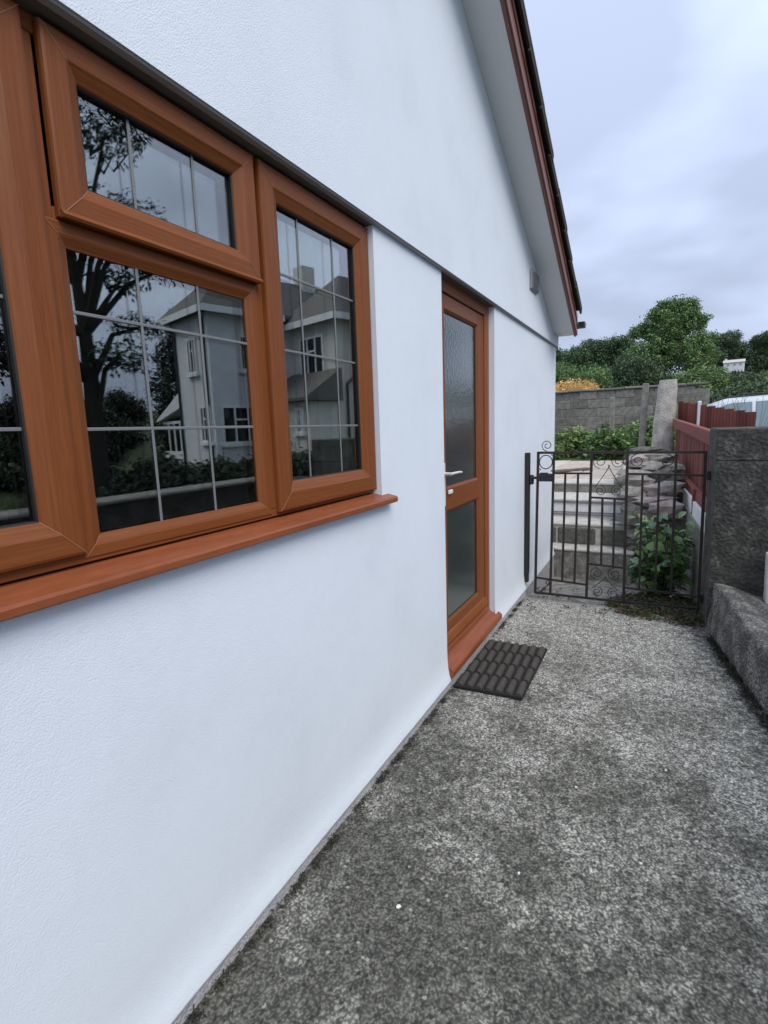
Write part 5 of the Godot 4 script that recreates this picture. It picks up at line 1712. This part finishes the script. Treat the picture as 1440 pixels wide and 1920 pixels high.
func mirrored() -> void:
	var hs := thing("neighbour_house", "pale two-storey hipped-roof house mirrored in the bungalow's window panes", "house", Vector3(11.8, 0.0, -12.6))
	hs.rotation.y = deg_to_rad(17.0)
	var w := MB.new()
	w.box(Vector3(0.0, -0.4, -9.0), Vector3(2.55, 5.25, 0.0))
	obj("wall", w, M.pale_blue, hs)
	w = MB.new()
	w.box(Vector3(-2.6, -0.4, -9.02), Vector3(-0.002, 4.98, -3.1))
	obj("wall", w, M.cream, hs)
	var rf := MB.new()
	hip_roof(rf, -2.95, 0.5, -2.75, -9.3, 5.10, 1.7)
	obj("roof", rf, M.slate, hs)
	rf = MB.new()
	hip_roof(rf, -0.36, 2.9, 0.35, -9.3, 5.385, 1.62)
	obj("roof", rf, M.slate, hs)
	for fc in [[-0.36, 2.9, 0.35, 0.36, 5.17], [-2.96, 0.0, -2.75, -2.74, 4.88]]:
		var fb := MB.new()
		fb.box(Vector3(fc[0], fc[4], fc[2]), Vector3(fc[1], fc[4] + 0.21, fc[3] + 0.02))
		obj("fascia", fb, M.upvc, hs)
	var fb2 := MB.new()
	fb2.box(Vector3(-0.39, 5.17, -2.7), Vector3(-0.362, 5.38, 0.35))
	obj("fascia", fb2, M.upvc, hs)
	var fb3 := MB.new()
	fb3.box(Vector3(-2.99, 4.88, -9.3), Vector3(-2.962, 5.09, -2.75))
	obj("fascia", fb3, M.upvc, hs)
	house_window(hs, Vector3(1.15, 4.0, 0.002), 0.62, 1.15, 0)
	house_window(hs, Vector3(0.55, 1.75, 0.002), 0.7, 1.2, 0)
	house_window(hs, Vector3(-0.002, 1.70, -0.95), 1.45, 1.25, 1)
	house_window(hs, Vector3(-0.002, 4.05, -1.6), 1.1, 1.15, 1)
	house_window(hs, Vector3(-1.3, 3.9, -3.098), 1.3, 1.35, 0)
	house_window(hs, Vector3(-2.602, 3.75, -5.0), 1.2, 1.25, 1)
	# single-storey lean-to with its own roof in front of the cream wing
	var ex := MB.new()
	ex.box(Vector3(-2.55, -0.4, -3.098), Vector3(-0.2, 2.35, -1.9))
	obj("wall", ex, M.cream, hs)
	var er := MB.new()
	er.prism(PackedVector2Array([Vector2(-1.6, 2.36), Vector2(-1.6, 2.46), Vector2(-3.097, 3.42), Vector2(-3.097, 2.36)]), Vector3(-2.8, 0, 0), Vector3(0, 0, 1), Vector3(0, 1, 0), Vector3(2.797, 0, 0))
	obj("roof", er, M.slate, hs)
	house_window(hs, Vector3(-0.95, 1.7, -1.898), 0.9, 1.1, 0)
	house_window(hs, Vector3(-2.05, 1.75, -1.898), 0.42, 0.8, 0)
	var ch := MB.new()
	ch.box(Vector3(1.0, 6.2, -5.2), Vector3(1.6, 7.7, -4.6), 0.02)
	obj("chimney", ch, M.cream, hs)
	# drainpipes
	for q in [[0.25, 0.03], [2.35, 0.03]]:
		var dp := MB.new()
		dp.tube([Vector3(q[0], 0.3, 0.05), Vector3(q[0], 5.1, 0.05)], 0.04, 8)
		obj("drainpipe", dp, M.car_black, hs)
	var dp2 := MB.new()
	dp2.tube([Vector3(-2.68, 0.3, -3.4), Vector3(-2.68, 2.9, -3.4), Vector3(-2.68, 3.3, -3.9), Vector3(-2.68, 4.8, -3.9)], 0.04, 8)
	obj("drainpipe", dp2, M.car_black, hs)
	# conservatory
	var cv := MB.new()
	cv.box(Vector3(2.552, -0.4, -1.6), Vector3(4.6, 0.75, -0.2))
	obj("wall", cv, M.pale_blue, hs)
	var cr := MB.new()
	cr.prism(PackedVector2Array([Vector2(2.552, 2.42), Vector2(4.75, 1.95), Vector2(4.75, 2.04), Vector2(2.552, 2.95)]), Vector3(0, 0, -1.7), Vector3(1, 0, 0), Vector3(0, 1, 0), Vector3(0, 0, 1.65))
	obj("conservatory_roof", cr, M.upvc, hs)
	for k in 4:
		var f := MB.new()
		var x := 2.56 + k * 0.5
		f.box(Vector3(x, 0.751, -0.27), Vector3(x + 0.09, 1.96, -0.2))
		f.box(Vector3(x + 0.091, 0.751, -0.27), Vector3(x + 0.499, 0.84, -0.2))
		f.box(Vector3(x + 0.091, 1.86, -0.27), Vector3(x + 0.499, 1.96, -0.2))
		var o := obj("window", f, M.upvc, hs)
		var g := MB.new()
		g.box(Vector3(x + 0.05, 0.80, -0.25), Vector3(x + 0.52, 1.90, -0.23))
		obj("pane", g, M.dark_glass, o)
	# trees and hedge
	var dark := [Color(0.022, 0.036, 0.016), Color(0.030, 0.046, 0.018), Color(0.018, 0.030, 0.014), Color(0.040, 0.055, 0.022)]
	var r := RandomNumberGenerator.new()
	r.seed = 700
	clumps.tree = leaf_clump_mesh(9, 0.11, 0.12, 17)
	var gl := []
	r.seed = 711
	for i in 34:
		var an := r.randf() * TAU
		var hh := r.randf_range(2.3, 7.0)
		var ww := 2.5 * (1.0 - absf(hh - 4.4) / 3.6) + 0.3
		gl.append([Vector3(cos(an) * ww * sqrt(r.randf()) + 0.4, hh, sin(an) * ww * sqrt(r.randf()) + 0.5), Vector3(0.62, 0.30, 0.62) * r.randf_range(0.7, 1.3)])
	tree("garden_tree", "dark spreading tree before the neighbour's house, mirrored in the window", Vector3(7.75, 0.3, -5.75), 7.4, gl, 4600, dark, "tree", 0.55, 1.0, 0.19, 0.9, 701)
	tree("conifer", "dense dark conifer behind the conservatory, mirrored between tree and house", Vector3(16.2, 0.0, -15.6), 6.6, [[Vector3(0, 1.6, 0), Vector3(1.7, 1.5, 1.6)], [Vector3(0.1, 3.2, 0), Vector3(1.5, 1.4, 1.4)], [Vector3(0.2, 4.6, 0), Vector3(1.1, 1.1, 1.1)], [Vector3(0.1, 5.7, 0), Vector3(0.6, 0.8, 0.6)]], 2400, [Color(0.014, 0.025, 0.013), Color(0.02, 0.03, 0.015)], "tree", 1.0, 1.6, 0.14, 0.2, 702)
	for q in [[24.0, -16.5, 3.4, "round dark tree far behind the garden, mirrored right of the tree trunk"], [28.5, -21.5, 4.2, "distant dark tree beyond the garden, mirrored beside the conifer"], [22.0, -12.4, 2.8, "distant dark tree mirrored left of the tree trunk"], [19.5, -7.0, 2.4, "distant dark shrub mirrored low in the left-hand casement"]]:
		r.seed += 3
		tree("distant_tree", q[3], Vector3(q[0], 0.0, q[1]), q[2], blob_lobes(r, 9, 1.7, 0.5, q[2] * 0.9, 0.9), 1500, dark, "tree", 1.2, 2.0, 0.12, 0.2, r.seed)
	var hl := [[6.0, -5.6, "dark hedge shrub nearest the window, mirrored at its lower middle"], [7.0, -8.0, "leafy hedge shrub before the house, mirrored in middle pane"], [6.2, -9.4, "green hedge shrub before the cream wing, mirrored in window"], [5.4, -8.2, "hedge shrub at the right end of hedge, mirrored in window"], [9.6, -6.6, "dark hedge shrub below the conifer, mirrored in window"], [11.0, -5.6, "far dark hedge shrub beyond the tree, mirrored in left pane"]]
	for s in hl:
		r.seed += 7
		tree("hedge_shrub", s[2], Vector3(s[0], 0.3, s[1]), 1.1, blob_lobes(r, 8, 1.0, 0.05, 0.42, 0.36), 1300, dark if r.seed % 2 == 0 else [dark[1], dark[3], Color(0.05, 0.075, 0.025)], "tree", 0.8, 1.4, 0.03, 0.1, r.seed, "", "shrub")

func farmhouse() -> void:
	var f := thing("farmhouse", "small white farmhouse on the far hillside among dark trees", "house", Vector3(8.35, 7.55, -80))
	f.rotation.y = -0.15
	f.scale = Vector3.ONE * 0.86
	var b := MB.new()
	b.box(Vector3(-1.25, -0.6, -1.2), Vector3(1.25, 0.80, 0.0))
	obj("wall", b, M.white_paint, f)
	var r := MB.new()
	r.prism(PackedVector2Array([Vector2(-1.35, 0.78), Vector2(0.15, 0.78), Vector2(-0.6, 1.22)]), Vector3(-1.35, 0, 0), Vector3(0, 0, 1), Vector3(0, 1, 0), Vector3(2.7, 0, 0))
	var ro := obj("roof", r, M.step_concrete, f)
	var c := MB.new()
	c.box(Vector3(-1.15, 0.9, -0.75), Vector3(-0.9, 1.42, -0.48))
	obj("chimney", c, M.white_paint, ro)
	for x in [-0.7, 0.1, 0.8]:
		var w := MB.new()
		w.box(Vector3(x - 0.11, 0.30, 0.001), Vector3(x + 0.11, 0.58, 0.02))
		obj("window", w, M.vent_grey, f)

# ------------------------------------------------------------------ sky
func sky_image() -> Image:
	var w := 1024
	var h := 512
	var nz := FastNoiseLite.new()
	nz.noise_type = FastNoiseLite.TYPE_SIMPLEX
	nz.fractal_type = FastNoiseLite.FRACTAL_FBM
	nz.fractal_octaves = 5
	nz.frequency = 1.0
	nz.seed = 23
	var im := Image.create(w, h, false, Image.FORMAT_RGBF)
	for y in h:
		var el := PI * 0.5 - PI * (y + 0.5) / h
		var s := maxf(sin(el), 0.0)
		for x in w:
			var az := TAU * (x + 0.5) / w
			var d := Vector3(sin(az) * cos(el), sin(el), cos(az) * cos(el))
			var q := Vector3(d.x, 0, d.z) / (s + 0.28)
			var c := nz.get_noise_3d(q.x * 0.55, 3.0 + s, q.z * 0.85)
			var c2 := nz.get_noise_3d(q.x * 1.4 + 7.0, 9.0, q.z * 2.0)
			var t := 0.46 + 1.25 * c + 0.5 * c2
			t = clampf(t, 0.0, 1.0)
			var lo := Color(0.35, 0.41, 0.55)
			var hi := Color(0.56, 0.645, 0.845)
			var k := lo.lerp(hi, t)
			var up := SKY_LOW + SKY_RISE * s
			im.set_pixel(x, y, Color(k.r * up, k.g * up, k.b * up))
	return im

const SKY_LOW := 0.95
const SKY_RISE := 0.75

# ------------------------------------------------------------------ build
func _ready() -> void:
	rng.seed = 1234
	# camera
	var cam := Camera3D.new()
	cam.name = "Camera"
	cam.fov = 88.966
	cam.near = 0.05
	cam.far = 900.0
	cam.position = Vector3(0.955, 1.365, 0.0)
	cam.basis = Basis(Vector3.UP, deg_to_rad(28.21)) * Basis(Vector3.RIGHT, deg_to_rad(-8.935)) * Basis(Vector3.BACK, deg_to_rad(-1.977))
	add_child(cam)
	cam.current = true
	# overcast sky
	var env := Environment.new()
	env.background_mode = Environment.BG_SKY
	var sky := Sky.new()
	var pm := PanoramaSkyMaterial.new()
	pm.panorama = ImageTexture.create_from_image(sky_image())
	sky.sky_material = pm
	env.sky = sky
	env.tonemap_mode = Environment.TONE_MAPPER_LINEAR
	env.tonemap_exposure = 1.32
	env.sdfgi_enabled = true
	env.ssao_enabled = true
	env.ssil_enabled = true
	var we := WorldEnvironment.new()
	we.name = "WorldEnvironment"
	we.environment = env
	add_child(we)
	# sun behind cloud
	var sun := DirectionalLight3D.new()
	sun.name = "Sun"
	sun.light_energy = 0.58
	sun.light_color = Color(1.0, 0.965, 0.91)
	sun.light_angular_distance = 36.0
	sun.shadow_enabled = true
	add_child(sun)
	sun.look_at_from_position(Vector3(6, 8, 3), Vector3.ZERO, Vector3.UP)
	materials()
	ground()
	bungalow()
	ledge_and_pier()
	terrace()
	fences()
	gate()
	doormat()
	car()
	mirrored()
	farmhouse()
	planting()
